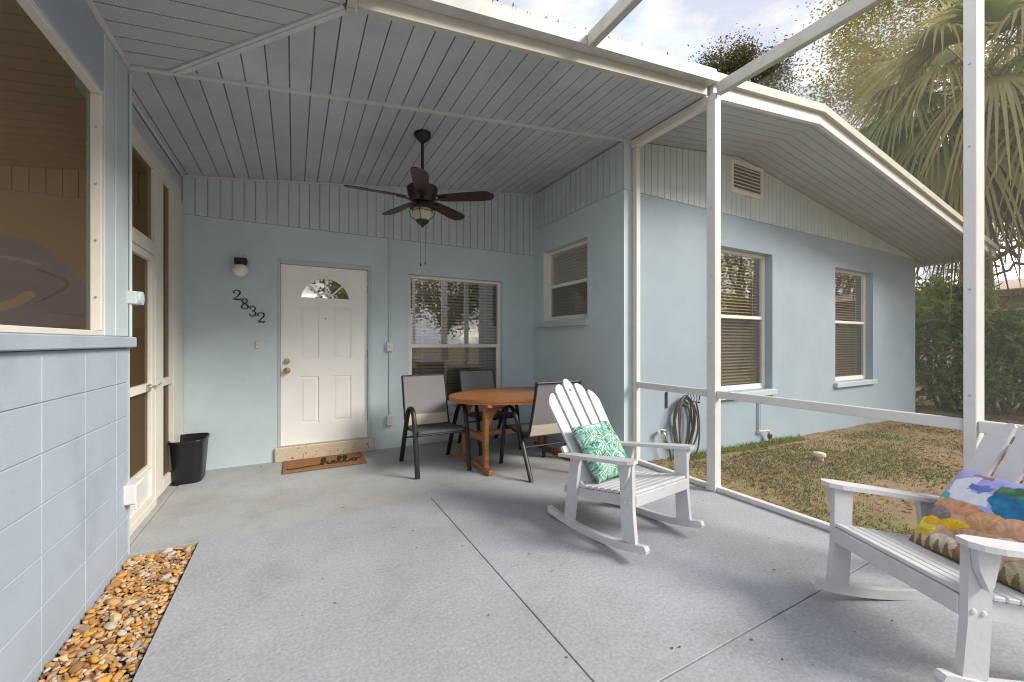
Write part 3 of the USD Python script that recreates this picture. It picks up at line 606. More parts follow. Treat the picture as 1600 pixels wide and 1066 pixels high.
# ------------------------------------------------------------------ screen cage at the right
XC = 3.24
cage = thing('screen_cage', 'white aluminium screen enclosure with posts and roof beams at the right', 'screen enclosure')
obj('cage_post', bx(XC, XC + 0.085, 2.262, 2.345, 0.0, 3.50, .004), 'white_metal', cage)
obj('cage_post', bx(XC, XC + 0.085, 0.726, 0.775, 0.0, 3.47, .004), 'white_metal', cage)
obj('cage_post', bx(XC + 0.0865, XC + 0.155, 0.729, 0.772, 0.0, 3.47, .004), 'white_metal', cage)
obj('cage_post', bx(XC + 0.025, XC + 0.085, 3.205, YW - 0.006, 0.0, 3.43, .004), 'cream_metal', cage)
obj('cage_post', bx(XC, XC + 0.085, -2.05, -2.0, 0.0, 3.47, .004), 'white_metal', cage)
for y0, y1 in ((2.347, 3.203), (0.777, 2.260), (-1.998, 0.724), (-4, -2.052)):
    obj('chair_rail', bx(XC + 0.02, XC + 0.070, y0, y1, 0.822, 0.885, .004), 'white_metal', cage)
    obj('base_rail', bx(XC + 0.02, XC + 0.075, y0, y1, 0.001, 0.042, .004), 'white_metal', cage)
    obj('screen_panel', qx(XC + 0.072, y0, y1, 0.886, 3.43), 'cage_screen', cage)
    obj('screen_panel', qx(XC + 0.072, y0, y1, 0.043, 0.821), 'cage_screen', cage)
obj('header_beam', bx(XC + 0.005, XC + 0.08, 2.347, YW - 0.008, 3.435, 3.520, .004), 'cream_metal', cage)
for xb in (XC, 1.82, 0.42):
    zb = float(zl(xb)) + 0.07
    obj('roof_beam', bx(xb, xb + 0.055, -4, YF - 0.12, 3.47, 3.575, .004), 'beam_paint', cage) if xb == XC else obj('roof_beam', bar((xb + .027, YF - 0.12, zb + .03), (xb + .027, -4, 3.52), 0.055, 0.10, ch=.004), 'beam_paint', cage)
for z in (0.7, 1.3, 1.9, 2.5, 3.1):
    s_ = lathe([(0, 0), (0.006, 0.0), (0.005, 0.003), (0, 0.004)], 10); v = s_.vertices.copy(); s_.vertices = np.c_[XC - v[:, 2], v[:, 0] + 2.30, v[:, 1] + z]; obj('screw', s_, 'steel', cage)
for yy in (2.262, 0.726): obj('base_bracket', bx(XC - 0.004, XC + 0.089, yy - 0.004, yy + (0.087 if yy > 1 else 0.053), 0.0, 0.05, .002), 'steel' if False else 'white_metal', cage)
for z in (1.02, 1.60, 2.38, 2.83):
    s_ = lathe([(0, 0), (0.006, 0.0), (0.005, 0.003), (0, 0.004)], 10); v = s_.vertices.copy(); s_.vertices = np.c_[XC - v[:, 2], v[:, 0] + 0.75, v[:, 1] + z]; obj('screw', s_, 'steel', cage)

# ------------------------------------------------------------------ things on the walls
wl = thing('wall_lamp', 'white globe lamp on a black base left of the door above the house numbers', 'lamp')
m = lathe([(0, 0), (0.058, 0.0), (0.058, 0.03), (0.05, 0.055), (0.0, 0.058)], 24); v = m.vertices.copy()
obj('lamp_base', cat([bx(-0.548, -0.432, YB - 0.07, YB, 2.135, 2.20, .01), lathe([(0.0, 0.02), (0.05, 0.02), (0.052, -0.03), (0.0, -0.03)], 20, (-0.49, YB - 0.075, 2.15))]), 'black_metal', wl, smooth=40)
g = trimesh.creation.icosphere(3, 1.0); g.apply_scale((0.076, 0.076, 0.068)); g.apply_translation((-0.49, YB - 0.085, 2.065)); obj('globe', g, 'opal_glass', wl, smooth=True)

def stroke(pts, widths):
    P = spline(pts, 10); s = np.linspace(0, 1, len(P)); W = np.interp(s, np.linspace(0, 1, len(widths)), widths)
    return unary_union([unary_union([Point(*P[i]).buffer(W[i]), Point(*P[i + 1]).buffer(W[i + 1])]).convex_hull for i in range(len(P) - 1)])
def digit(c_):
    if c_ == '2':
        return unary_union([stroke([(.10, .70), (.16, .88), (.38, .97), (.60, .86), (.60, .64), (.42, .40), (.12, .07)], [.045, .03, .025, .06, .06, .035, .022]), Point(.13, .71).buffer(.07),
                            stroke([(.10, .06), (.34, .09), (.60, .06), (.68, .20)], [.03, .07, .05, .016])])
    if c_ == '8':
        return unary_union([stroke([(.50, .90), (.34, .98), (.16, .86), (.20, .66), (.42, .50), (.62, .30), (.56, .08), (.36, .02), (.12, .12), (.12, .32), (.30, .48), (.54, .66), (.56, .84), (.44, .96), (.34, .98)],
                                   [.03, .03, .05, .06, .065, .065, .04, .025, .05, .05, .03, .03, .04, .03, .03])])
    return unary_union([stroke([(.12, .78), (.22, .93), (.42, .97), (.58, .82), (.52, .62), (.32, .52)], [.04, .025, .03, .06, .04, .02]), Point(.14, .77).buffer(.06),
                        stroke([(.32, .52), (.56, .44), (.62, .24), (.46, .05), (.24, .02), (.10, .16)], [.02, .04, .065, .04, .025, .04]), Point(.13, .19).buffer(.06)])
hn = [('2', -0.569, 1.755, 'uppermost black numeral 2 beneath the globe lamp'), ('8', -0.498, 1.665, 'black numeral 8, second from the top of the slanting house number'),
      ('3', -0.428, 1.588, 'black numeral 3 between the numerals 8 and 2, left of the door'), ('2', -0.352, 1.523, 'lowest black numeral 2 above the doorbell')]
for c_, x0, z0, lb in hn:
    d = shapely.affinity.translate(shapely.affinity.scale(digit(c_), 0.112, 0.112, origin=(0, 0)), x0, z0)
    obj('house_number', upright_y(d.simplify(.0006), YB - 0.012, YB - 0.001), 'black_digit', label=lb, cat='house number', group='house numbers by the door')
db = thing('doorbell', 'small ivory doorbell button between the house numbers and the door knob', 'doorbell')
obj('plate', bx(-0.362, -0.318, YB - 0.018, YB, 1.245, 1.322, .006), 'ivory_plastic', db)
obj('button', bx(-0.349, -0.331, YB - 0.024, YB - 0.017, 1.272, 1.298, .003), 'white_paint', db)
cw = thing('surface_conduit', 'thin painted conduit between the door and window with white switch and outlet boxes', 'conduit')
obj('pipe', bx(1.037, 1.055, YB - 0.019, YB - 0.0045, 1.31, 3.20, .003), 'siding_paint', cw)
obj('pipe', bx(1.037, 1.055, YB - 0.015, YB - 0.001, 0.405, 1.20, .003), 'trim_paint', cw)
sb = obj('switch_box', bx(1.010, 1.086, YB - 0.045, YB, 1.20, 1.312, .005), 'grey_plastic', cw)
obj('switch_toggle', bx(1.042, 1.052, YB - 0.056, YB - 0.044, 1.245, 1.267, .002), 'white_paint', sb)
ob = obj('outlet_box', bx(1.008, 1.088, YB - 0.045, YB, 0.285, 0.405, .005), 'grey_plastic', cw)
for zz in (0.32, 0.37): obj('socket', cat([bx(1.036, 1.060, YB - 0.048, YB - 0.0445, zz - 0.014, zz + 0.014, .001)]), 'white_paint', ob)

# ------------------------------------------------------------------ ceiling fan
FX, FY = 1.044, 3.668
fan = thing('ceiling_fan', 'dark bronze five-blade ceiling fan with lantern light above the patio', 'ceiling fan', (FX, FY, 0))
zt = float(zl(FX))
obj('canopy', lathe([(0.0, zt), (0.075, zt - 0.002), (0.078, zt - 0.025), (0.066, zt - 0.045), (0.035, zt - 0.078), (0.018, zt - 0.09), (0, zt - 0.09)], 28), 'bronze', fan, smooth=40)
obj('down_rod', lathe([(0.0135, zt - 0.08), (0.0135, 2.80), (0.025, 2.79), (0.027, 2.73), (0.0, 2.72)], 16), 'bronze', fan, smooth=40)
obj('motor_housing', lathe([(0, 2.742), (0.06, 2.742), (0.136, 2.735), (0.142, 2.722), (0.130, 2.66), (0.112, 2.615), (0.098, 2.60), (0.05, 2.592), (0, 2.592)], 36), 'bronze', fan, smooth=35)
obj('light_collar', lathe([(0, 2.60), (0.06, 2.60), (0.062, 2.572), (0.085, 2.566), (0.112, 2.556), (0.116, 2.548), (0.10, 2.543), (0, 2.543)], 32), 'bronze', fan, smooth=35)
for k in range(5):
    a = math.radians(-108 + 72 * k)
    outl = [(0.15, -0.045), (0.22, -0.056), (0.40, -0.068), (0.56, -0.073), (0.625, -0.066), (0.66, -0.040), (0.672, 0.0), (0.66, 0.040), (0.625, 0.066), (0.56, 0.073), (0.40, 0.068), (0.22, 0.056), (0.15, 0.045)]
    b = extrude(Polygon(outl), 0.007); b.apply_translation((0, 0, -0.0035)); b.apply_transform(trimesh.transformations.rotation_matrix(math.radians(-13), (1, 0, 0)))
    b.apply_translation((0, 0, 2.632)); b.apply_transform(trimesh.transformations.rotation_matrix(a, (0, 0, 1)))
    bl = obj('blade', b, 'blade_wood', fan)
    i_ = cat([bar((0.10, 0, 2.606), (0.16, 0, 2.622), 0.035, 0.006, ch=.001), bar((0.155, 0, 2.622), (0.235, 0, 2.6255), 0.052, 0.004, ch=.001)])
    i_.apply_transform(trimesh.transformations.rotation_matrix(a, (0, 0, 1)))
    obj('blade_arm', i_, 'bronze', bl)
obj('globe', lathe([(0.052, 2.545), (0.082, 2.535), (0.090, 2.515), (0.085, 2.48), (0.066, 2.445), (0.04, 2.432)], 28), 'seed_glass', fan, smooth=True)
obj('bulb', lathe([(0.012, 2.535), (0.014, 2.52), (0.026, 2.495), (0.022, 2.47), (0.0, 2.462)], 16), 'opal_glass', fan, smooth=True)
obj('lower_cap', lathe([(0.04, 2.436), (0.058, 2.434), (0.06, 2.424), (0.048, 2.41), (0.03, 2.398), (0.016, 2.386), (0.010, 2.372), (0, 2.368)], 24), 'bronze', fan, smooth=35)
for k in range(4):
    a = PI / 4 + k * PI / 2 + 0.3
    pr = spline([(0.108, 2.55), (0.116, 2.52), (0.108, 2.485), (0.092, 2.46), (0.070, 2.445), (0.058, 2.432)], 6)
    obj('cage_wire', tube([(r * math.cos(a), r * math.sin(a), z) for r, z in pr], 0.0035, 6), 'bronze', fan, smooth=40)
a = np.linspace(0, 2 * PI, 40); obj('cage_ring', tube([(0.0935 * math.cos(t), 0.0935 * math.sin(t), 2.512) for t in a], 0.0025, 6, caps=False), 'bronze', fan, smooth=40)
for dx, zb in ((-0.03, 2.035), (0.012, 2.055)):
    ch_ = obj('pull_chain', tube([(dx, -0.05, 2.55), (dx, -0.055, 2.44), (dx, -0.055, zb)], 0.0015, 6), 'bronze', fan)
    obj('chain_pull', lathe([(0, 0.0), (0.003, -0.002), (0.008, -0.02), (0.008, -0.032), (0, -0.037)], 12, (dx, -0.055, zb)), 'bronze', ch_, smooth=40)

# ------------------------------------------------------------------ doormat, trash can
dm = thing('door_mat', 'brown coir doormat reading hello in front of the doorstep', 'door mat', (-0.10, 4.605, 0))
obj('mat', bx(0, 0.80, 0, 0.46, 0.0, 0.014, .004), 'coir', dm)
def cursive():
    s = [(-3.6, -.10), (-2.6, -.22), (-1.5, -.05), (-.6, .02), (0, .1), (.5, 1.0), (.72, 1.9), (.55, 2.2), (.36, 1.8), (.28, .6), (.25, 0), (.38, .55), (.66, .92), (.86, .75), (.86, .2), (1.05, .0), (1.35, .2), (1.7, .62), (1.66, .92), (1.42, .85), (1.33, .4), (1.52, .02), (1.85, .12),
         (2.3, .95), (2.55, 1.85), (2.42, 2.15), (2.22, 1.8), (2.14, .7), (2.25, .05), (2.5, .08), (2.95, .95), (3.2, 1.85), (3.07, 2.15), (2.87, 1.8), (2.8, .7), (2.92, .05), (3.2, .12), (3.6, .75), (3.95, .92), (3.72, .75), (3.62, .35), (3.85, .02), (4.12, .3), (4.1, .75), (3.92, .92), (4.2, .72), (4.7, .9)]
    L = LineString(spline(s, 8)); return L.buffer(0.15)
cu = shapely.affinity.translate(shapely.affinity.scale(cursive(), 0.088, 0.118, origin=(0, 0)), 0.345, 0.12)
m = extrude(cu.intersection(sbox(0.03, 0.02, 0.78, 0.44)).simplify(.001), 0.003); m.apply_translation((0, 0, 0.0128)); obj('lettering', m, 'mat_print', dm)

can = thing('trash_can', 'black plastic wastebasket standing beside the screen door sidelight', 'wastebasket', (-0.875, 4.865, 0.0))
def canring(s, z, rx, ry, n=48, ex=4.0):
    a = np.linspace(0, 2 * PI, n, endpoint=False); c_, s_ = np.cos(a), np.sin(a)
    return np.c_[rx * s * np.sign(c_) * np.abs(c_) ** (2 / ex), ry * s * np.sign(s_) * np.abs(s_) ** (2 / ex), np.full(n, z)]
def loft(rings):
    n = len(rings[0]); V = np.vstack(rings); Fc = []
    for i in range(len(rings) - 1):
        for j in range(n):
            q, w = i * n + j, i * n + (j + 1) % n; Fc += [(q, w, w + n), (q, w + n, q + n)]
    return trimesh.Trimesh(V, Fc, process=False)
RX, RY = 0.135, 0.185
body = loft([canring(0.0, 0.001, RX, RY), canring(0.80, 0.001, RX, RY), canring(0.82, 0.02, RX, RY), canring(1.0, 0.385, RX, RY), canring(1.0, 0.395, RX, RY), canring(0.975, 0.395, RX, RY), canring(0.80, 0.03, RX, RY), canring(0.0, 0.03, RX, RY)])
bo = obj('bin_body', body, 'black_plastic', can, smooth=40)
obj('rim', loft([canring(1.0, 0.375, RX, RY), canring(1.05, 0.378, RX, RY), canring(1.065, 0.392, RX, RY), canring(1.04, 0.402, RX, RY), canring(0.99, 0.400, RX, RY)]), 'black_plastic', can, smooth=50)

# ------------------------------------------------------------------ table
tb = thing('patio_table', 'oval orange teak table on trestle legs among the sling chairs', 'table', (2.21, 3.99, 0))
ell = Polygon([(0.775 * math.cos(t), 0.53 * math.sin(t)) for t in np.linspace(0, 2 * PI, 96, endpoint=False)])
for i in range(9):
    y0 = -0.53 + i * (1.06 / 9)
    p = ell.intersection(sbox(-1, y0 + 0.0012, 1, y0 + 1.06 / 9 - 0.0012))
    m = extrude(p, 0.024); m.apply_translation((0, 0, 0.716)); obj('tabletop_plank', m, 'teak', tb)
obj('edge_band', cat([extrude(ell.buffer(-0.004).difference(ell.buffer(-0.07)), 0.022)]).apply_translation((0, 0, 0.692)), 'teak', tb)
for sx in (-1, 1):
    X0 = sx * 0.51
    obj('foot', bx(X0 - 0.028, X0 + 0.028, -0.41, 0.41, 0.0, 0.05, .008), 'teak', tb)
    for sy in (-1, 1):
        obj('leg', bx(X0 - 0.024, X0 + 0.024, sy * 0.29 - 0.03, sy * 0.29 + 0.03, 0.051, 0.66, .005), 'teak', tb)
        br = Polygon([(0, 0), (0.19, 0), (0.17, -0.02), (0.10, -0.045), (0.055, -0.10), (0.03, -0.165), (0, -0.19)])
        m = upright_y(br, -0.012, 0.012)
        v = m.vertices.copy(); v[:, 0] *= -sx; m.vertices = v + (X0 - sx * 0.026, sy * 0.29, 0.66)
        if sx > 0: m.invert()
        obj('bracket', m, 'teak', tb)
    obj('top_bearer', bx(X0 - 0.03, X0 + 0.03, -0.40, 0.40, 0.6615, 0.6905, .006), 'teak', tb)
    obj('cross_rail', bx(X0 - 0.018, X0 + 0.018, -0.258, 0.258, 0.30, 0.36, .005), 'teak', tb)
obj('stretcher', bx(-0.49, 0.49, -0.03, 0.03, 0.305, 0.355, .005), 'teak', tb)
for sy in (-1, 1): obj('side_apron', bx(-0.48, 0.48, sy * 0.30 - 0.011, sy * 0.30 + 0.011, 0.6625, 0.690, .003), 'teak', tb)

# ------------------------------------------------------------------ sling chairs (forward = +y of the chair)
def ribbon(path, x0, x1, t=0.006):
    P = spline(path, 8); n = len(P); T = np.gradient(P, axis=0); T /= np.linalg.norm(T, axis=1, keepdims=True); N = np.c_[-T[:, 1], T[:, 0]]
    V = []
    for s in (-t / 2, t / 2):
        for xx in (x0, x1): V.append(np.c_[np.full(n, xx), P + N * s])
    V = np.vstack(V); Fc = []
    A, B, C_, D = 0, n, 2 * n, 3 * n
    for i in range(n - 1):
        for p, q in ((A, B), (B, D), (D, C_), (C_, A)):
            Fc += [(p + i, q + i, q + i + 1), (p + i, q + i + 1, p + i + 1)]
    Fc += [(A, C_, D), (A, D, B), (A + n - 1, B + n - 1, D + n - 1), (A + n - 1, D + n - 1, C_ + n - 1)]
    m = trimesh.Trimesh(V, Fc, process=False); m.fix_normals(); return m
def sling_chair(label, loc, rz):
    t = thing('sling_chair', label, 'chair', loc, rz, 'grey sling chairs around the teak table')
    back = [(-0.215, 0.405), (-0.25, 0.50), (-0.305, 0.68), (-0.375, 0.925)]
    bp = spline(back, 10)
    lo, mid = bp[:12], bp[11:]
    seat = [(0.275, 0.405), (0.25, 0.428), (0.10, 0.415), (-0.12, 0.392), (-0.20, 0.392), (-0.215, 0.405)]
    obj('backrest', ribbon(mid[::3].tolist() + [mid[-1].tolist()], -0.235, 0.235), 'sling', t, smooth=40)
    obj('lumbar_band', ribbon(lo[::3].tolist() + [lo[-1].tolist()], -0.232, 0.232, .008), 'sling_band', t, smooth=40)
    obj('seat', ribbon(seat, -0.235, 0.235), 'sling_seat', t, smooth=40)
    for s in (-1, 1):
        side = spline([(s * 0.243, 0.285, 0.385), (s * 0.243, 0.25, 0.422), (s * 0.243, 0.05, 0.408), (s * 0.243, -0.17, 0.388), (s * 0.243, -0.225, 0.42), (s * 0.243, -0.265, 0.52), (s * 0.243, -0.32, 0.70), (s * 0.243, -0.385, 0.935)], 6)
        obj('side_rail', tube(side, 0.014, 8), 'black_metal', t, smooth=40)
        arm = spline([(s * 0.268, 0.345, 0.0), (s * 0.270, 0.285, 0.30), (s * 0.272, 0.235, 0.53), (s * 0.274, 0.185, 0.628), (s * 0.275, 0.10, 0.650), (s * 0.274, 0.02, 0.610), (s * 0.272, -0.07, 0.48), (s * 0.270, -0.20, 0.24), (s * 0.268, -0.325, 0.0)], 6)
        obj('arm_and_legs', tube(arm, 0.025, 10, flat=0.5, up=(0, 1, 0.3)), 'black_metal', t, smooth=40)
        obj('bracket', cat([tube([(s * 0.243, 0.20, 0.405), (s * 0.272, 0.26, 0.40)], 0.009, 8), tube([(s * 0.243, -0.08, 0.39), (s * 0.271, -0.125, 0.385)], 0.009, 8)]), 'black_metal', t, smooth=40)
    obj('front_rail', tube([(-0.243, 0.272, 0.392), (0.243, 0.272, 0.392)], 0.011, 8), 'black_metal', t, smooth=40)
    obj('rear_stretcher', tube([(-0.268, -0.17, 0.29), (0.268, -0.17, 0.29)], 0.008, 8), 'black_metal', t, smooth=40)
    obj('top_rail', tube([(-0.243, -0.383, 0.930), (0.243, -0.383, 0.930)], 0.011, 8), 'black_metal', t, smooth=40)
    return t
ch0 = sling_chair('grey sling chair left of the teak table, in front of the wall outlet', (1.315, 4.185, 0), PI)
dup(ch0, 'sling_chair', 'grey sling chair behind the teak table, under the window', (2.17, 4.635, 0), PI + 0.02)
dup(ch0, 'sling_chair', 'grey sling chair seen from behind, beside the white rocking chair', (2.235, 3.555, 0), -0.03)

# ------------------------------------------------------------------ rocking chairs (forward = +x of the chair, left = +y)
def prism_yz(outline, x0, x1): return upright_x(outline, x0, x1)
def lyplate(poly, y0, y1):
    return upright_y(poly, y0, y1)
def rocking_chair(label, loc, rz):
    t = thing('rocking_chair', label, 'rocking chair', loc, rz, 'white wooden rocking chairs on the patio')
    R, fc = 2.0, -0.15
    zr_ = lambda f: (R - math.sqrt(R * R - (f - fc) ** 2))
    fs = np.linspace(-0.475, 0.405, 30)
    for s in (-1, 1):
        y0 = s * 0.292
        lo = [(f, zr_(f) + 0.0005) for f in fs]; hi = [(f, zr_(f) + 0.048) for f in fs[::-1]]
        hi = [(fs[-1] + 0.004, zr_(fs[-1]) + 0.02)] + [(fs[-1] - 0.008, zr_(fs[-1]) + 0.042)] + hi[1:]
        obj('rocker', lyplate(Polygon(lo + hi), y0 - 0.018, y0 + 0.018), 'white_paint', t)
        yl = s * 0.272
        zf = zr_(0.28) + 0.040
        obj('front_leg', lyplate(Polygon([(0.225, zf), (0.325, zf + .012), (0.305, 0.30), (0.300, 0.577), (0.205, 0.577), (0.212, 0.30)]), s * 0.285 - 0.014, s * 0.285 + 0.014), 'white_paint', t)
        zb = zr_(-0.25) + 0.040
        obj('rear_leg', lyplate(Polygon([(-0.305, zb), (-0.215, zb), (-0.145, 0.528), (-0.235, 0.513)]), s * 0.285 - 0.014, s * 0.285 + 0.014), 'white_paint', t)
        # armrest: outline in plan, slanting down to the rear
        xs_ = [(-0.34, 0.245), (-0.34, 0.325), (0.10, 0.352), (0.24, 0.362), (0.305, 0.350), (0.33, 0.32), (0.325, 0.275), (0.27, 0.255), (0.05, 0.258)]
        ap = Polygon([(a, b * s) for a, b in xs_]); m = extrude(ap, 0.022); v = m.vertices.copy(); v[:, 2] += 0.5795 + 0.155 * np.minimum(v[:, 0] - 0.30, 0.02) + 0.0; m.vertices = v
        obj('armrest', m, 'white_paint', t)
        obj('arm_bracket', lyplate(Polygon([(0.205, 0.560), (0.30, 0.574), (0.29, 0.50), (0.262, 0.44), (0.25, 0.42), (0.235, 0.44)]), s * 0.3005, s * 0.3245), 'white_paint', t)
        obj('side_rail', lyplate(Polygon([(0.285, 0.300), (0.285, 0.375), (-0.10, 0.303), (-0.33, 0.262), (-0.34, 0.215), (-0.12, 0.232)]), s * 0.2555 - 0.014, s * 0.2555 + 0.014), 'white_paint', t)
        for bz, bf in ((0.33, 0.245), (0.34, 0.285)):
            k = lathe([(0, 0), (0.011, 0), (0.009, 0.005), (0, 0.007)], 12); v = k.vertices.copy(); k.vertices = np.c_[v[:, 0] + bf, s * (0.2995 + v[:, 2]), v[:, 1] + bz]
            if s < 0: k.invert()
            obj('bolt', k, 'white_metal', t)
    obj('front_apron', bar((0.297, -0.27, 0.346), (0.297, 0.27, 0.346), 0.022, 0.072, ch=.003), 'white_paint', t)
    for k in range(8):
        f = 0.272 - k * 0.0555; z = 0.389 - k * 0.0555 * 0.188
        obj('seat_slat', bar((f, -0.285 if k else -0.29, z), (f, 0.285 if k else 0.29, z), 0.0475, 0.018, up=(-0.185, 0, 0.98), ch=.003), 'white_paint', t)
    # back: five fanned slats
    b0, b1 = np.array((-0.135, 0.29)), np.array((-0.614, 0.967)); Lb = np.linalg.norm(b1 - b0); d = (b1 - b0) / Lb; nrm = np.array((d[1], -d[0]))
    def onback(m, off=0.0):
        v = m.vertices.copy(); # local: (y, along, thickness)
        m.vertices = np.c_[b0[0] + d[0] * v[:, 1] + nrm[0] * (v[:, 2] + off), v[:, 0], b0[1] + d[1] * v[:, 1] + nrm[1] * (v[:, 2] + off)]
        m.fix_normals(); return m
    tops = [(0.635, 0.715), (0.735, 0.775), (0.79, 0.79), (0.775, 0.735), (0.715, 0.635)]
    for i, (la, lb) in enumerate(tops):
        c0, c1, w0, w1_ = (i - 2) * 0.096, (i - 2) * 0.114, 0.0385, 0.0445
        la, lb = la * Lb / 0.83 * 1.04, lb * Lb / 0.83 * 1.04
        lo_, hi_ = min(la, lb), max(la, lb)
        left = [(c0 - w0, 0), (c0 + w0, 0)]
        uu = np.linspace(1, -1, 15)
        slope = (lb - la) / 2
        arc = 0.045 if i == 2 else 0.030
        top = [(c1 + w1_ * q, (la + lb) / 2 + slope * q + arc * (1 - abs(q) ** 2.4) - 0.010 * abs(q) ** 8) for q in uu]
        mid = (la + lb) / 2 + arc
        poly = Polygon(left + top)
        if i == 2: poly = poly.difference(Point(c1, mid - 0.105).buffer(0.012))
        obj('back_slat', onback(extrude(poly, 0.019)), 'white_paint', t)
    obj('back_rail', onback(bx(-0.262, 0.262, 0.60, 0.642, -0.0225, -0.0015, .003)), 'white_paint', t)
    obj('back_rail', onback(bx(-0.30, 0.30, 0.275, 0.325, -0.0265, -0.0015, .003)), 'white_paint', t)
    obj('back_rail', onback(bx(-0.265, 0.265, 0.01, 0.06, -0.0235, -0.0015, .003)), 'white_paint', t)
    return t, (b0, d, nrm)
C1 = ((2.053, 2.125, 0), math.radians(-83.6)); C2 = ((2.5416, 0.6373, 0), math.radians(154.45))
rc, backframe = rocking_chair('white rocking chair with a green leafy pillow, in the middle of the patio', *C1)
dup(rc, 'rocking_chair', 'white rocking chair with a seashell pillow, cut off at the right edge', *C2)

def pillow_mesh(w, h, th, n=54, droop=0.0, seed=1):
    u = np.linspace(-1, 1, n); U, V = np.meshgrid(u, u, indexing='ij')
    e = np.clip((1 - np.abs(U) ** 3.0) * (1 - np.abs(V) ** 3.0), 0, 1) ** 0.42
    nz = meshkit.fbm(np.stack([U * 2.1 + seed, V * 2.1, U * 0 + seed], -1), 3, seed) - 0.5
    pinch = 1 - 0.05 * (1 - np.abs(V) ** 2) * np.abs(U) ** 4
    pinch2 = 1 - 0.05 * (1 - np.abs(U) ** 2) * np.abs(V) ** 4
    X, Y = U * w / 2 * pinch, V * h / 2 * pinch2
    Z = th / 2 * e * (1 + 0.5 * nz)
    I = np.arange(n * n).reshape(n, n); q = np.stack([I[:-1, :-1], I[1:, :-1], I[1:, 1:], I[:-1, 1:]], -1).reshape(-1, 4)
    vf = np.stack([X, Y, Z + 0.001], -1).reshape(-1, 3); vb = np.stack([X, Y, -Z * 0.8 - 0.001], -1).reshape(-1, 3)
    rim = np.r_[I[:, 0], I[-1, 1:], I[-2::-1, -1], I[0, -2:0:-1]]
    rq = np.stack([rim, rim + n * n, np.roll(rim, -1) + n * n, np.roll(rim, -1)], -1)
    return np.vstack([vf, vb]), np.vstack([q, q[:, ::-1] + n * n, rq]), U, V
def place_pillow(name, label, chair, w, h, th, center_along, off, lean, roll, lateral, paint, n=110, seed=1):
    Vv, q, U, V = pillow_mesh(w, h, th, n, seed=seed)
    b0, d, nrm = backframe
    ca, sa = math.cos(roll), math.sin(roll)
    x, y, z = Vv[:, 0] * ca - Vv[:, 1] * sa, Vv[:, 0] * sa + Vv[:, 1] * ca, Vv[:, 2]
    a = lean; d2 = np.array((d[0] * math.cos(a) - d[1] * math.sin(a), d[0] * math.sin(a) + d[1] * math.cos(a))); n2 = np.array((d2[1], -d2[0]))
    cx, cz = b0 + d * center_along + nrm * off
    P = np.c_[cx + d2[0] * y + n2[0] * z, lateral + x, cz + d2[1] * y + n2[1] * z]
    (tx, ty, _), rz = chair
    W = np.c_[tx + P[:, 0] * math.cos(rz) - P[:, 1] * math.sin(rz), ty + P[:, 0] * math.sin(rz) + P[:, 1] * math.cos(rz), P[:, 2]]
    o = usdkit.mesh(stage, '/World/' + numbered('/World', name), (W, q), MATS['print_cloth'], smooth=True)
    c_ = paint(U.ravel(), V.ravel()); primvar_print(o, np.vstack([c_, c_ * 0.9]))
    return tag(o, label, 'pillow')
def paint_leaves(u, v):
    r = np.random.default_rng(3); C_ = np.zeros((len(u), 3)); C_[:] = (0.30, 0.50, 0.42)
    cols = [(0.02, 0.13, 0.16), (0.03, 0.22, 0.23), (0.06, 0.33, 0.24), (0.16, 0.42, 0.20), (0.62, 0.70, 0.62), (0.04, 0.26, 0.16), (0.34, 0.58, 0.36), (0.10, 0.40, 0.36)]
    for k in range(190):
        cx, cy, a, L = r.uniform(-1.1, 1.1), r.uniform(-1.1, 1.1), r.uniform(0, 2 * PI), r.uniform(0.28, 0.55)
        x = (u - cx) * math.cos(a) + (v - cy) * math.sin(a); y = -(u - cx) * math.sin(a) + (v - cy) * math.cos(a)
        t = x / L; y2 = y - 0.18 * t * t * L * (1 if k % 2 else -1)
        col = np.array(cols[r.integers(len(cols))])
        wide = 0.22 * L * np.sin(np.clip(t, 0, 1) * PI) ** 0.8
        teeth = 0.55 + 0.45 * np.sign(np.sin(t * 38 + np.abs(y2) / L * 40))
        k_ = (t > 0) & (t < 1) & (np.abs(y2) < wide * teeth)
        C_[k_] = col
        C_[(t > 0) & (t < 1) & (np.abs(y2) < 0.012)] = np.array((0.7, 0.78, 0.7)) if k % 3 else col * 0.5
    return C_
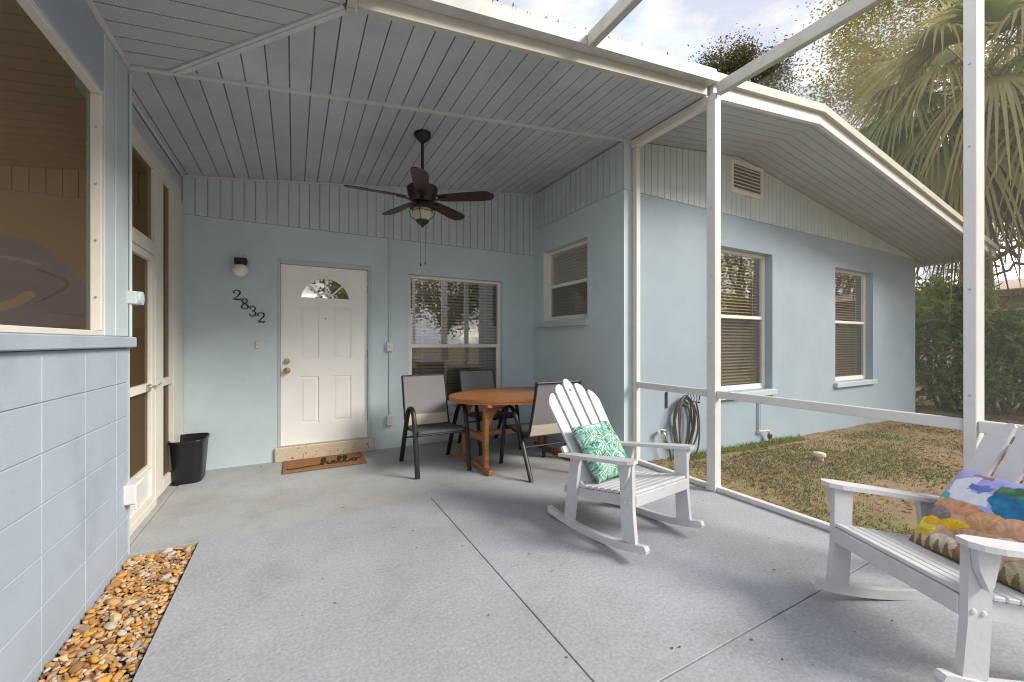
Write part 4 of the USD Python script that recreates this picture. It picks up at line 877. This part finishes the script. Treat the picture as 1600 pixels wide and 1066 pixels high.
def paint_shore(u, v):
    n = meshkit.fbm(np.stack([u * 3, v * 3, u * 0], -1), 5, 11)[:, None]; n2 = meshkit.fbm(np.stack([u * 9, v * 9, u * 0 + 4], -1), 4, 17)[:, None]
    C_ = np.array((0.28, 0.33, 0.72)) * (1 - np.clip(1.2 * n, 0, 1)) + np.array((0.46, 0.46, 0.76)) * np.clip(1.2 * n, 0, 1)      # sky wash
    def blob(poly, col, amp=0.5, nn=n2):
        uu, vv = u + (n[:, 0] - .5) * 0.22, v + (n2[:, 0] - .5) * 0.18
        k = shapely.contains_xy(Polygon(poly), uu, vv); C_[k] = (np.array(col) * (1 - amp / 2 + amp * nn[k]))
    blob([(-0.86, 0.62), (-0.52, 0.80), (-0.42, 0.1), (-0.82, 0.1)], (0.74, 0.76, 0.88), .25)
    blob([(-0.62, 0.92), (-0.36, 0.92), (-0.36, 0.80), (-0.62, 0.82)], (0.34, 0.16, 0.20), .3)
    blob([(-0.56, 0.60), (-0.22, 0.64), (-0.2, 0.46), (-0.56, 0.48)], (0.16, 0.20, 0.55), .4)
    blob([(-0.5, 0.42), (-0.14, 0.45), (-0.1, 0.15), (-0.5, 0.1)], (0.72, 0.76, 0.86), .3)
    blob([(-1.0, 0.15), (-0.8, 0.35), (-0.7, 0.1), (-0.95, -0.05)], (0.10, 0.42, 0.55), .4)
    blob([(-0.16, 0.72), (1.1, 0.85), (1.1, -0.1), (0.1, -0.05), (-0.1, 0.3)], (0.03, 0.19, 0.36), 1.0)
    blob([(-0.22, 0.76), (1.1, 0.9), (1.1, 0.55), (-0.15, 0.50)], (0.08, 0.17, 0.10), 1.4)
    base = (v < 0.12 + 0.25 * (n[:, 0] - .5)); C_[base] = (np.array((0.56, 0.36, 0.24)) * (0.6 + 0.9 * n2))[base]
    r = np.random.default_rng(5)
    shells = [(-0.45, 0.02, .34, .15, (0.72, 0.38, 0.22)), (-0.75, -0.22, .26, .16, (0.30, 0.24, 0.27)), (0.05, -0.10, .30, .20, (0.74, 0.42, 0.22)), (0.42, -0.05, .28, .2, (0.76, 0.44, 0.30)), (-0.82, -0.58, .28, .20, (0.80, 0.66, 0.10)), (-0.70, -0.42, .16, .10, (0.85, 0.52, 0.03)),
              (-0.32, -0.36, .24, .12, (0.86, 0.55, 0.04)), (0.0, -0.50, .26, .18, (0.55, 0.33, 0.24)), (0.10, -0.80, .30, .15, (0.58, 0.20, 0.10)), (0.5, -0.45, .26, .2, (0.74, 0.56, 0.42)), (0.8, -0.75, .3, .2, (0.60, 0.50, 0.34)), (-0.35, -0.75, .22, .14, (0.74, 0.64, 0.56)), (0.75, -0.3, .22, .16, (0.70, 0.20, 0.22))]
    for cx, cy, a, b, col in shells:
        x, y = (u - cx) / a, (v - cy) / b; rr = x * x + y * y + 0.35 * (n[:, 0] - .5); ang = np.arctan2(y + 0.9, x)
        k = rr < 1; sh = 0.75 + 0.3 * np.sin(ang * 22 + 5 * n[:, 0])[:, None] * 0.28 + 0.55 * (n2 - .4) + 0.25 * (y[:, None] * 0.6)
        C_[k] = np.clip(np.array(col) * sh, 0.01, 0.9)[k]
        C_[(rr > 1) & (rr < 1.14)] *= 0.75
    gr = (v < -0.86 + 0.12 * np.sin(u * 40)); C_[gr] = (np.array((0.20, 0.17, 0.09)) * (0.5 + n2))[gr]
    return np.clip(C_, 0.005, 0.85)
place_pillow('leaf_pillow', 'square pillow with green palm leaf print on the middle rocking chair', C1, 0.385, 0.43, 0.13, 0.215, 0.085, 0.02, 0.035, -0.02, paint_leaves, seed=2)
place_pillow('shell_pillow', 'square pillow printed with a beach scene and seashells on the right rocking chair', C2, 0.50, 0.47, 0.15, 0.20, 0.09, 0.10, 0.02, 0.03, paint_shore, n=130, seed=5)

# ------------------------------------------------------------------ hose, taps, cleanout
hh = thing('hose_hanger', 'black wrought wire hose hanger on the blue front wall of the wing', 'hose hanger')
arch = spline([(3.985, YW - .02, 0.60), (3.99, YW - .10, 0.66), (4.06, YW - .12, 0.715), (4.15, YW - .12, 0.735), (4.25, YW - .11, 0.705), (4.265, YW - .09, 0.62)], 6)
obj('arch', tube(arch, 0.006, 6), 'black_metal', hh, smooth=40)
obj('upright', bx(3.79, 3.815, YW - .016, YW - .001, 0.55, 0.735, .002), 'black_metal', hh)
obj('arm', cat([tube([(4.0, YW - .004, 0.58), (4.0, YW - .12, 0.575)], .008, 6), tube([(4.24, YW - .004, 0.60), (4.24, YW - .12, 0.595)], .008, 6), tube([(4.0, YW - .06, .578), (4.24, YW - .06, .598)], .007, 6)]), 'black_metal', hh, smooth=40)
for k in range(5):
    xx = 4.03 + k * 0.048; obj('scroll', tube(spline([(xx, YW - .11, 0.60), (xx + 0.02, YW - .115, 0.65), (xx - 0.006, YW - .118, 0.70)], 4), .004, 6), 'black_metal', hh)
hs = thing('garden_hose', 'coiled dark garden hose hanging on the wire hanger', 'garden hose')
r_ = np.random.default_rng(9)
for k in range(6):
    cx, cz, rx, rzz = 4.045 + r_.uniform(-.03, .03), 0.34 + r_.uniform(-.03, .03), 0.145 + r_.uniform(-.03, .02), 0.275 + r_.uniform(-.04, .05)
    a = np.linspace(0, 2 * PI, 40); yy = YW - 0.03 - 0.016 * k
    wob = 1 + 0.06 * np.sin(3 * a + k)
    L = np.c_[cx + rx * np.cos(a) * wob, yy + 0.012 * np.sin(2 * a + k), cz + rzz * np.sin(a)]
    L[:, 0] += 0.02 * np.sin(L[:, 2] * 9 + k); obj('coil', tube(L, 0.0105, 8), 'hose_rubber', hs, smooth=40)
obj('hose_end', tube(spline([(3.70, YW - .09, 0.20), (3.74, YW - .10, 0.10), (3.80, YW - .10, -0.06), (3.90, YW - .14, -0.02), (4.0, YW - .10, 0.1)], 8), 0.0105, 8), 'hose_rubber', hs, smooth=40)
obj('hose_end', tube(spline([(4.20, YW - .10, 0.60), (4.275, YW - .08, 0.40), (4.275, YW - .08, 0.12), (4.18, YW - .10, -0.035), (4.05, YW - .10, 0.02)], 8), 0.0105, 8), 'hose_rubber', hs, smooth=40)
tp = thing('garden_tap', 'pale outdoor tap on the blue wall beside the coiled hose', 'tap')
obj('pipe', tube([(3.66, YW, 0.285), (3.66, YW - .07, 0.285)], 0.014, 10), 'pvc', tp, smooth=40)
obj('body', tube(spline([(3.66, YW - .05, 0.30), (3.665, YW - .09, 0.28), (3.69, YW - .10, 0.22)], 5), 0.017, 10), 'steel', tp, smooth=40)
obj('handle', cat([bx(3.60, 3.645, YW - .07, YW - .05, 0.275, 0.315, .006), lathe([(0, 0), (0.03, 0), (0.03, 0.012), (0, 0.014)], 14, (3.665, YW - .075, 0.315))]), 'white_metal', tp)
ip = thing('irrigation_pipe', 'grey irrigation pipe and valve rising along the blue wall under the wing window', 'pipe')
obj('riser', cat([tube([(5.60, YW - .02, 0.56), (5.60, YW - .02, 0.11)], 0.011, 8), tube([(5.635, YW - .02, 0.56), (5.635, YW - .02, 0.11)], 0.006, 8)]), 'trim_paint', ip, smooth=40)
obj('elbow', tube(spline([(5.58, YW - .03, 0.10), (5.65, YW - .05, 0.095), (5.72, YW - .06, 0.095), (5.765, YW - .07, 0.06), (5.77, YW - .07, -0.15)], 5), 0.014, 8), 'pvc', ip, smooth=40)
obj('valve', cat([lathe([(0, -.035), (.03, -.03), (.032, .02), (.02, .035), (0, .04)], 14, (5.77, YW - .07, 0.02)), tube([(5.745, YW - .08, 0.0), (5.745, YW - .08, -0.16)], .012, 8)]), 'hose_rubber', ip, smooth=40)
cl = thing('cleanout_pipe', 'short beige pipe cap standing in the dirt of the yard', 'pipe cap', (5.40, 2.44, -0.085))
obj('pipe', lathe([(0.040, -0.15), (0.040, 0.075), (0, 0.075)], 20), 'pvc', cl, smooth=40)
obj('cap', lathe([(0.0, 0.066), (0.060, 0.066), (0.065, 0.085), (0.058, 0.106), (0.03, 0.115), (0.0, 0.115)], 20), 'pvc', cl, smooth=35)

# ------------------------------------------------------------------ gravel bed
gb = thing('gravel_bed', 'strip of tan river pebbles between the block wall and the patio slab', 'gravel', kind='structure')
obj('bed_soil', bx(XL + 0.002, -0.552, -4, 3.316, -0.11, -0.055), mat('bed_soil', (0.12, 0.06, 0.03), 0.95, 0.3, 20), gb)
PC = [(0.44, 0.22, 0.06), (0.48, 0.28, 0.11), (0.36, 0.17, 0.06), (0.52, 0.38, 0.22), (0.24, 0.125, 0.06), (0.46, 0.40, 0.34), (0.54, 0.28, 0.05), (0.30, 0.22, 0.16), (0.52, 0.33, 0.15)]
for i, c_ in enumerate(PC): mat('pebble_%d' % i, c_, 0.72, 0.35, 26, 0.3, 60)
PM = []
for i in range(9):
    s_ = trimesh.creation.icosphere(2 if i < 9 else 1, 1.0); v = s_.vertices.copy()
    v *= (1 + 0.28 * (meshkit.noise(v * 1.3 + 10 * i, i)[:, None] - 0.5) * 2); v *= (1.0, rnd.uniform(0.6, 0.85), rnd.uniform(0.38, 0.55)); s_.vertices = v; PM.append(s_)
peb = []
cell = {}
for layer, (n, zmin) in enumerate(((1500, -0.050), (2600, -0.036), (2200, -0.024))):
    for _ in range(n):
        r = min(0.036, 0.0085 + rnd.expovariate(1 / 0.0055)); 
        x_, y_ = rnd.uniform(XL + 0.012, -0.565), rnd.uniform(1.55, 3.30)
        ok = True
        if layer:
            kx, ky = int(x_ / 0.03), int(y_ / 0.03)
            for a in (-1, 0, 1):
                for b in (-1, 0, 1):
                    for (px, py, pr) in cell.get((layer, kx + a, ky + b), ()):
                        if (px - x_) ** 2 + (py - y_) ** 2 < (0.62 * (pr + r)) ** 2: ok = False
        if not ok: continue
        cell.setdefault((layer, int(x_ / 0.03), int(y_ / 0.03)), []).append((x_, y_, r))
        x_ = min(max(x_, XL + r * 0.95), -0.555 - r * 0.9); y_ = min(y_, 3.312 - r * 0.9)
        peb.append((x_, y_, zmin + r * 0.4 + rnd.uniform(0, 0.006), r, rnd.randrange(9), rnd.randrange(9), rnd.uniform(0, 2 * PI), rnd.uniform(-.35, .35), rnd.uniform(-.35, .35), layer))
peb.sort(key=lambda p: -(p[3] * (1 if p[9] == 2 else 0.6 if p[9] == 1 else 0.2)) / (0.5 + max(p[1], 1.9) - 1.9 + 1.5))
def prot(p): return trimesh.transformations.euler_matrix(p[7], p[8], p[6])
vis = [p for p in peb if p[1] > 1.95]
keep = vis[:300]; ks = set(map(id, keep))
for p in keep:
    M = prot(p); M[:3, :3] *= p[3]; M[:3, 3] = p[:3]; m = PM[p[4]].copy(); m.apply_transform(M); obj('pebble', m, 'pebble_%d' % p[5], gb, smooth=True)
bulk = [p for p in peb if id(p) not in ks]
for ci in range(9):
    ms_ = []
    for p in bulk:
        if p[5] == ci:
            M = prot(p); M[:3, :3] *= p[3]; M[:3, 3] = p[:3]; m = PM[p[4]].copy(); m.apply_transform(M); ms_.append(m)
    MATS['_'] = None
    if ms_: obj('pebble_fill', cat(ms_), 'pebble_%d' % ci, gb, smooth=True, kind='stuff')

# ------------------------------------------------------------------ yard cover
def blades(n, xr, yr, seed, hmin, hmax, dens):
    r = np.random.default_rng(seed); x = r.uniform(*xr, n); y = r.uniform(*yr, n)
    k = meshkit.fbm(np.stack([x * 0.9, y * 0.9, x * 0 + 2], -1), 4, 21); keep = (k + r.uniform(-.12, .12, n) > dens); x, y = x[keep], y[keep]; n = len(x)
    z = ground_z(x, y); h = r.uniform(hmin, hmax, n); a = r.uniform(0, 2 * PI, n); ln = r.uniform(0.3, 1.3, n) * h; w = r.uniform(0.0015, 0.004, n) * 1.6
    b = np.c_[x, y, z - 0.004]; s = np.c_[np.cos(a + PI / 2), np.sin(a + PI / 2), a * 0] * w[:, None]; l = np.c_[np.cos(a), np.sin(a), a * 0]
    m1 = b + l * (0.35 * ln)[:, None] + np.c_[a * 0, a * 0, 0.65 * h]; tp_ = b + l * ln[:, None] + np.c_[a * 0, a * 0, h]
    V = np.stack([b - s, b + s, m1 + s * .7, m1 - s * .7, tp_], 1).reshape(-1, 3); o = np.arange(n)[:, None] * 5
    Fc = np.vstack([o + [0, 1, 2], o + [0, 2, 3], o + [3, 2, 4]]); return V, Fc
obj('grass', blades(70000, (3.5, 11.5), (-1.0, 3.0), 31, 0.012, 0.036, 0.49), 'grass_blade', kind='stuff', label='sparse yellow-green grass growing in the dirt yard', cat='grass')
obj('weeds', blades(1500, (3.9, 6.6), (3.08, 3.26), 32, 0.02, 0.07, 0.46), leafmat('weed_leaf', (0.16, 0.22, 0.03), (0.40, 0.44, 0.08), .3), kind='stuff', label='small green weeds along the foot of the blue wing wall', cat='weeds')
def litter(n, xr, yr, seed, smin, smax):
    r = np.random.default_rng(seed); x, y = r.uniform(*xr, n), r.uniform(*yr, n); k = meshkit.fbm(np.stack([x * 1.1, y * 1.1, x * 0 + 9], -1), 3, 8) + r.uniform(-.25, .25, n) > 0.47; x, y = x[k], y[k]; n = len(x)
    L = r.uniform(smin, smax, n); a = r.uniform(0, 2 * PI, n); t = r.uniform(-.5, .5, n); u = np.c_[np.cos(a), np.sin(a), t] * L[:, None]; w = np.c_[-np.sin(a), np.cos(a), r.uniform(-.5, .5, n)] * (L * r.uniform(.25, .45, n))[:, None]
    c_ = np.c_[x, y, ground_z(x, y) + 0.006 + 0.3 * np.abs(t) * L]; V = np.stack([c_ - u, c_ - w * .9 + u * .1, c_ + u, c_ + w], 1).reshape(-1, 3); o = np.arange(n)[:, None] * 4
    return V, np.vstack([o + [0, 1, 2], o + [0, 2, 3]])
obj('leaf_litter', litter(42000, (3.36, 14.5), (-1.5, 4.2), 41, 0.011, 0.034), 'dry_leaf', kind='stuff', label='brown fallen leaves scattered over the dirt yard', cat='leaves')

def flecks(n, seed):
    r = np.random.default_rng(seed); x, y = r.uniform(-.4, 3.2, n), r.uniform(.8, 5.0, n); L = r.uniform(.003, .010, n) * np.where(r.uniform(size=n) > .9, 1.8, 1); a = r.uniform(0, 2 * PI, n)
    u = np.c_[np.cos(a), np.sin(a), a * 0] * L[:, None]; w = np.c_[-np.sin(a), np.cos(a), a * 0 + .3] * (L * .4)[:, None]; c_ = np.c_[x, y, a * 0 + 0.0035]
    V = np.stack([c_ - u, c_ - w * (1, 1, 0), c_ + u, c_ + w], 1).reshape(-1, 3); o = np.arange(n)[:, None] * 4
    return V, np.vstack([o + [0, 1, 2], o + [0, 2, 3]])
obj('slab_debris', flecks(150, 77), mat('debris', (0.07, 0.05, 0.035), .9, .4, 30), kind='stuff', label='tiny dark leaf bits scattered on the concrete patio', cat='debris')
def gutter_leaves(n, seed):
    r = np.random.default_rng(seed); x = r.uniform(.5, 3.1, n); x = np.r_[x, r.normal(1.0, .25, n // 2)]; n = len(x); y = r.uniform(YF - .11, YF - .09, n); z = zl(x) + .167 + r.uniform(0, .02, n)
    return leaves_(np.c_[x, y, z], r)
def leaves_(P, r):
    n = len(P); d = r.normal(size=(n, 3)); d[:, 2] *= .5; d /= np.linalg.norm(d, axis=1, keepdims=True); L = r.uniform(.012, .035, n)[:, None]; s_ = np.cross(d, (0, 0, 1.0)) * L * .16
    V = np.stack([P, P + d * L * .5 + s_, P + d * L + (0, 0, .01), P + d * L * .5 - s_], 1).reshape(-1, 3); o = np.arange(n)[:, None] * 4
    return V, np.vstack([o + [0, 1, 2], o + [0, 2, 3]])
obj('gutter_litter', gutter_leaves(40, 78), 'dry_leaf', kind='stuff', label='dry twigs and leaves caught along the roof edge gutter', cat='leaves')

# ------------------------------------------------------------------ plants
def leaves(pts, size, r, droop=0.0, aspect=0.45, seed=0, fold=0.2):
    n = len(pts); d = r.normal(size=(n, 3)); d[:, 2] = d[:, 2] * 0.6 - droop; d /= np.linalg.norm(d, axis=1, keepdims=True)
    s = np.cross(d, r.normal(size=(n, 3))); s /= np.linalg.norm(s, axis=1, keepdims=True); nn = np.cross(d, s)
    L = size * r.uniform(0.6, 1.25, n)[:, None]; W = L * aspect
    p0, p1, p2, p3 = pts, pts + d * L * .5 + s * W * .5 + nn * W * fold, pts + d * L, pts + d * L * .5 - s * W * .5 + nn * W * fold
    V = np.stack([p0, p1, p2, p3], 1).reshape(-1, 3); o = np.arange(n)[:, None] * 4
    return V, np.vstack([o + [0, 1, 2], o + [0, 2, 3]])
def clumps(center, radii, nclump, per, cr, r, shell=0.55):
    out = []
    for _ in range(nclump):
        d = r.normal(size=3); d /= np.linalg.norm(d); q = np.array(center) + d * np.array(radii) * r.uniform(shell, 1.0)
        out.append(q + r.normal(size=(per, 3)) * cr * r.uniform(.6, 1.2))
    return np.vstack(out)
def branch(p0, p1, r0, r1, r, k=6, wob=0.08):
    t = np.linspace(0, 1, k)[:, None]; P = np.array(p0) * (1 - t) + np.array(p1) * t; L = np.linalg.norm(np.array(p1) - p0); P[1:-1] += r.normal(size=(k - 2, 3)) * wob * L * .5
    return tube(P, np.linspace(r0, r1, k), 7)
def tree(name, label, base, h, trunk_r, crown_c, crown_r, ncl, per, cr, leaf, lm, seed, group=None, bark='bark', extra=None):
    r = np.random.default_rng(seed); t = thing(name, label, 'tree', group=group)
    base = np.array(base, float); top = np.array(crown_c, float)
    obj('trunk', branch(base - (0, 0, .3), base * .3 + top * .7 - (0, 0, crown_r[2] * .4), trunk_r, trunk_r * .5, r, 7, .06), bark, t, smooth=40)
    st = base * .35 + top * .65 - (0, 0, crown_r[2] * .45)
    lim = []
    for k in range(11):
        d = r.normal(size=3); d[2] = abs(d[2]) * .7; d /= np.linalg.norm(d); e = top + d * np.array(crown_r) * .85
        m_ = st + (e - st) * .5 + (0, 0, .1 * h * .3); lim += [branch(st, m_, trunk_r * .4, trunk_r * .22, r), branch(m_, e, trunk_r * .22, trunk_r * .05, r)]
    obj('limbs', cat(lim), bark, t, smooth=40)
    obj('crown', leaves(clumps(crown_c, crown_r, ncl, per, cr, r), leaf, r), lm, t)
    return t
tree('oak_tree', 'dark rounded oak crown rising behind the roof ridge', (17.5, 11.5, -0.3), 13, .35, (17.0, 11.2, 12.1), (2.3, 2.3, 1.7), 120, 330, .32, .11, 'oak_leaf', 51)
tree('oak_tree', 'tall oak with yellow-green sunlit foliage behind the cabbage palm', (19.5, 4.4, -0.3), 16, .4, (19.2, 4.6, 12.2), (3.8, 4.3, 3.9), 150, 300, .5, .13, 'gold_leaf', 52)
# bare twiggy tree with hanging moss at the right edge
def bare_tree():
    r = np.random.default_rng(61); t = thing('mossy_tree', 'bare twisting tree with hanging grey-brown moss right of the cabbage palm', 'tree')
    b = np.array((17.5, 1.7, -0.3)); f = np.array((17.3, 1.8, 3.0)); obj('trunk', branch(b, f, .22, .15, r), 'bark', t, smooth=40)
    lim, tips = [], []
    def grow(p, d, L, rad, lev):
        e = p + d * L; lim.append(branch(p, e, rad, rad * .6, r, 6, .22)); tips.append(e)
        if lev < 4:
            for _ in range(3 if lev < 3 else 2):
                q = d + r.normal(size=3) * .62; q[2] = q[2] * .8 + .05; q /= np.linalg.norm(q); grow(p + (e - p) * r.uniform(.5, 1), q, L * r.uniform(.55, .85), rad * .55, lev + 1)
    for d in ((-.5, .5, .7), (-.6, -.3, .6), (.3, -.6, .8), (-.1, .3, 1), (-.5, .8, .35), (-.4, -.8, .4), (0, 0, 1)): 
        d = np.array(d) / np.linalg.norm(d); grow(f, d, 1.9, .08, 0)
    obj('limbs', cat(lim), mat('pale_bark', (0.30, 0.24, 0.18), .9, .3, 10), t, smooth=40)
    tips = np.array(tips); P = []
    for q in tips[r.permutation(len(tips))[:170]]:
        L = r.uniform(.25, 1.1); n = int(46 * L) + 8; z = r.uniform(0, 1, n) ** 1.2 * L; P.append(q + np.c_[r.normal(size=(n, 2)) * .055 * (1.2 - .6 * z / L)[:, None], -z])
    obj('moss', leaves(np.vstack(P), .17, r, droop=1.6, aspect=.10), 'moss', t)
    up = tips[tips[:, 2] > 4.0]
    obj('foliage', leaves(np.vstack([q + r.normal(size=(46, 3)) * .30 for q in up[r.permutation(len(up))[:130]]]), .11, r), 'gold_leaf', t)
    pp = np.array([(17.0, .9, 7.8), (17.4, 0.4, 6.6), (17.2, 0.2, 8.8)]); obj('upper_foliage', leaves(np.vstack([clumps(q, (1.6, 1.6, 1.2), 34, 120, .34, r) for q in pp]), .13, r), 'moss', t)
bare_tree()

def palm():
    r = np.random.default_rng(71); bx_, by_ = 13.3, 2.93; zt_ = 6.85
    t = thing('cabbage_palm', 'fan-leaved cabbage palm with drooping fronds behind the right screen post', 'palm')
    tr = [(bx_ + .05 * math.sin(z), by_, z) for z in np.linspace(-.5, zt_ - .1, 14)]
    obj('trunk', tube(tr, [.24] * 3 + [.19] * 8 + [.22, .26, .2], 14), 'palm_bark', t, smooth=40)
    def frond(az, el, L, dry, sag):
        d = np.array((math.cos(az) * math.cos(el), math.sin(az) * math.cos(el), math.sin(el))); hz = np.array((-math.sin(az), math.cos(az), 0)); up = np.cross(hz, d) * -1
        o0 = np.array((bx_, by_, zt_ - .1 + .25 * max(el, -.5))) + d * .12
        s = np.linspace(0, 1, 7)[:, None]; pet = o0 + d * (s * L * .62) + np.array((0, 0, -1)) * (s ** 2 * sag * .35 * L)
        end = pet[-1]; dd = pet[-1] - pet[-2]; dd /= np.linalg.norm(dd); up = np.cross(dd, hz); up /= np.linalg.norm(up)
        if up[2] < 0: up = -up
        ms__ = [tube(pet, np.linspace(.022, .012, 7), 5)]
        V, Fc = [], []; nl = 46
        for k in range(nl):
            q = (k + .5) / nl * 2 - 1; ang = q * 1.9; Lk = L * (.72 - .18 * abs(q)) * r.uniform(.85, 1.12)
            rib = end - dd * 0.10 * L * abs(q) * 0 + dd * (0.14 * L * (1 - abs(q)))
            e = dd * math.cos(ang) + hz * math.sin(ang) + up * (-.10 - .12 * abs(q)); e /= np.linalg.norm(e)
            st_ = np.linspace(0, 1, 7)[:, None]; hang = (0.5 + .6 * sag) * r.uniform(.6, 1.5)
            P = rib * (0.5) + end * .5 + e * (st_ * Lk) + np.array((0, 0, -1)) * (np.maximum(st_ - .3, 0) ** 1.7 * hang * Lk * 1.5)
            sd_ = np.cross(e, up); sd_ /= np.linalg.norm(sd_); w_ = np.array([.004, .013, .018, .016, .012, .008, .001])[:, None] * (L / 1.2)
            o = sum(map(len, V)); V.append(np.vstack([P - sd_ * w_, P + sd_ * w_ + up * .006]))
            for i in range(6): Fc += [(o + i, o + i + 7, o + i + 8), (o + i, o + i + 8, o + i + 1)]
        fr = trimesh.Trimesh(np.vstack(V), Fc, process=False)
        obj('frond' if not dry else 'dry_frond', cat([fr] + ms__), 'palm_dry' if dry else ('palm_olive' if (el > .35 and r.uniform() < .6) or r.uniform() < .2 else 'palm_green'), t)
    for k in range(44):
        el = math.radians(75 - 108 * (k / 43) ** 0.85); az = k * 2.39996 + r.uniform(-.2, .2)
        frond(az, el, r.uniform(1.95, 2.4), k > 33 and k % 3 == 0, .35 + .55 * (k / 43))
    for k in range(10): frond(k * 2.4 + .5, math.radians(-46 + r.uniform(-10, 10)), r.uniform(1.0, 1.25), True, .7)
palm()
HG = [((12.6, 4.05), 1.0, 2.2, 'hedge_leaf', 'dark green bushy shrub touching the corner of the blue wing'), ((12.9, 3.35), .95, 2.95, 'hedge_top', 'yellow-green broad-leaved shrub left of the right screen post, below the eave'),
      ((13.3, 2.55), .95, 2.15, 'hedge_leaf', 'dark green shrub directly behind the right screen post'), ((13.7, 1.65), 1.0, 1.75, 'hedge_leaf', 'green shrub just right of the screen post'), ((14.2, .55), 1.1, 1.95, 'hedge_top', 'bright green shrub at the right edge in front of the tan house'), ((14.4, -.8), 1.1, 2.1, 'hedge_leaf', 'green shrub beyond the right rocking chair')]
for i, ((hx, hy), rad, hgt, lm, lb) in enumerate(HG):
    r = np.random.default_rng(80 + i); t = thing('shrub', lb, 'shrub', group='shrubs along the far side of the yard'); z0 = float(ground_z(hx, hy))
    obj('stems', cat([branch((hx + r.normal() * .15, hy + r.normal() * .15, z0 - .1), (hx + r.normal() * .45, hy + r.normal() * .45, z0 + hgt * r.uniform(.5, .9)), .035, .012, r) for _ in range(9)]), 'bark', t, smooth=40)
    low = clumps((hx, hy, z0 + hgt * .45), (rad, rad, hgt * .45), 46, 40, .17, r, .4); low = low[low[:, 2] > z0 + .05]
    obj('foliage', leaves(low, .15, r, droop=.35, aspect=.42), 'hedge_leaf', t)
    tp_ = clumps((hx, hy, z0 + hgt * .78), (rad * .85, rad * .85, hgt * .24), 34, 40, .15, r, .5)
    obj('top_foliage', leaves(tp_, .19, r, droop=.3, aspect=.42), lm, t)
# dry hanging leaves
r = np.random.default_rng(99); dq = np.array((12.75, 3.22, 2.35))
dt = thing('dry_frond_cluster', 'hanging bunch of dry straw-coloured leaves in the bright shrub', 'dry leaves')
n = 60; ps = [tube(spline([dq + r.normal(size=3) * .04, dq + np.array((r.normal() * .22, r.normal() * .22, .12)), dq + np.array((r.normal() * .30, r.normal() * .30, -r.uniform(.3, .85)))], 5), np.linspace(.012, .003, 11), 4, flat=.3) for _ in range(n)]
obj('dry_leaves', cat(ps), 'palm_dry', dt)

# ------------------------------------------------------------------ neighbour house
nb = thing('neighbour_house', 'tan neighbouring house with low roof seen beyond the shrubs at the right', 'house')
obj('wall', bx(22, 22.3, -9, 16, -0.5, 2.95), 'neighbour_wall', nb)
obj('soffit', bx(21.0, 22.2, -9.6, 16.6, 2.90, 2.94), 'neighbour_fascia', nb)
obj('fascia', bx(20.95, 21.0, -9.6, 16.6, 2.86, 3.06), 'neighbour_fascia', nb)
m = hull([(20.93, -9.7, 3.062), (20.93, 16.7, 3.062), (20.93, -9.7, 3.10), (20.93, 16.7, 3.10), (27, -9.7, 4.0), (27, 16.7, 4.0), (27, -9.7, 3.06), (27, 16.7, 3.06)]); obj('roof', m, 'neighbour_roof', nb)
wn = thing('window', parent=nb); obj('frame', cat([bx(21.95, 21.999, 3.4, 5.2, 1.2, 2.5, .005)]), 'white_metal', wn); obj('pane', bx(21.94, 21.949, 3.48, 5.12, 1.28, 2.42), 'window_dark', wn)
wn = thing('window', parent=nb); obj('frame', cat([bx(21.95, 21.999, 8.4, 9.9, 1.2, 2.5, .005)]), 'white_metal', wn); obj('pane', bx(21.94, 21.949, 8.48, 9.82, 1.28, 2.42), 'window_dark', wn)

# ------------------------------------------------------------------ trees across the street behind the viewer (seen in the window panes)
for i, (tx, ty, s) in enumerate(((-3.5, -14, 1.0), (3.5, -12.5, .9), (19.5, -5.2, 1.1), (13, -14, 1.0), (27, -4.2, 1.35), (8.5, -14, 1.1))):
    tree('street_tree', 'oak tree behind the viewer, mirrored in the panes, ' + ('farthest left along the street', 'small and opposite the patio', 'close beside the side yard', 'opposite the wing of the house', 'tallest, past the side yard', 'between the patio and the wing')[i],
         (tx, ty, -.2), 7, .25, (tx, ty, 4.6 * s), (2.6 * s, 2.2 * s, 2.6 * s), 60, 110, .5, .26, 'gold_leaf' if i % 2 == 0 else 'oak_leaf', 120 + i, group='trees mirrored in the windows')
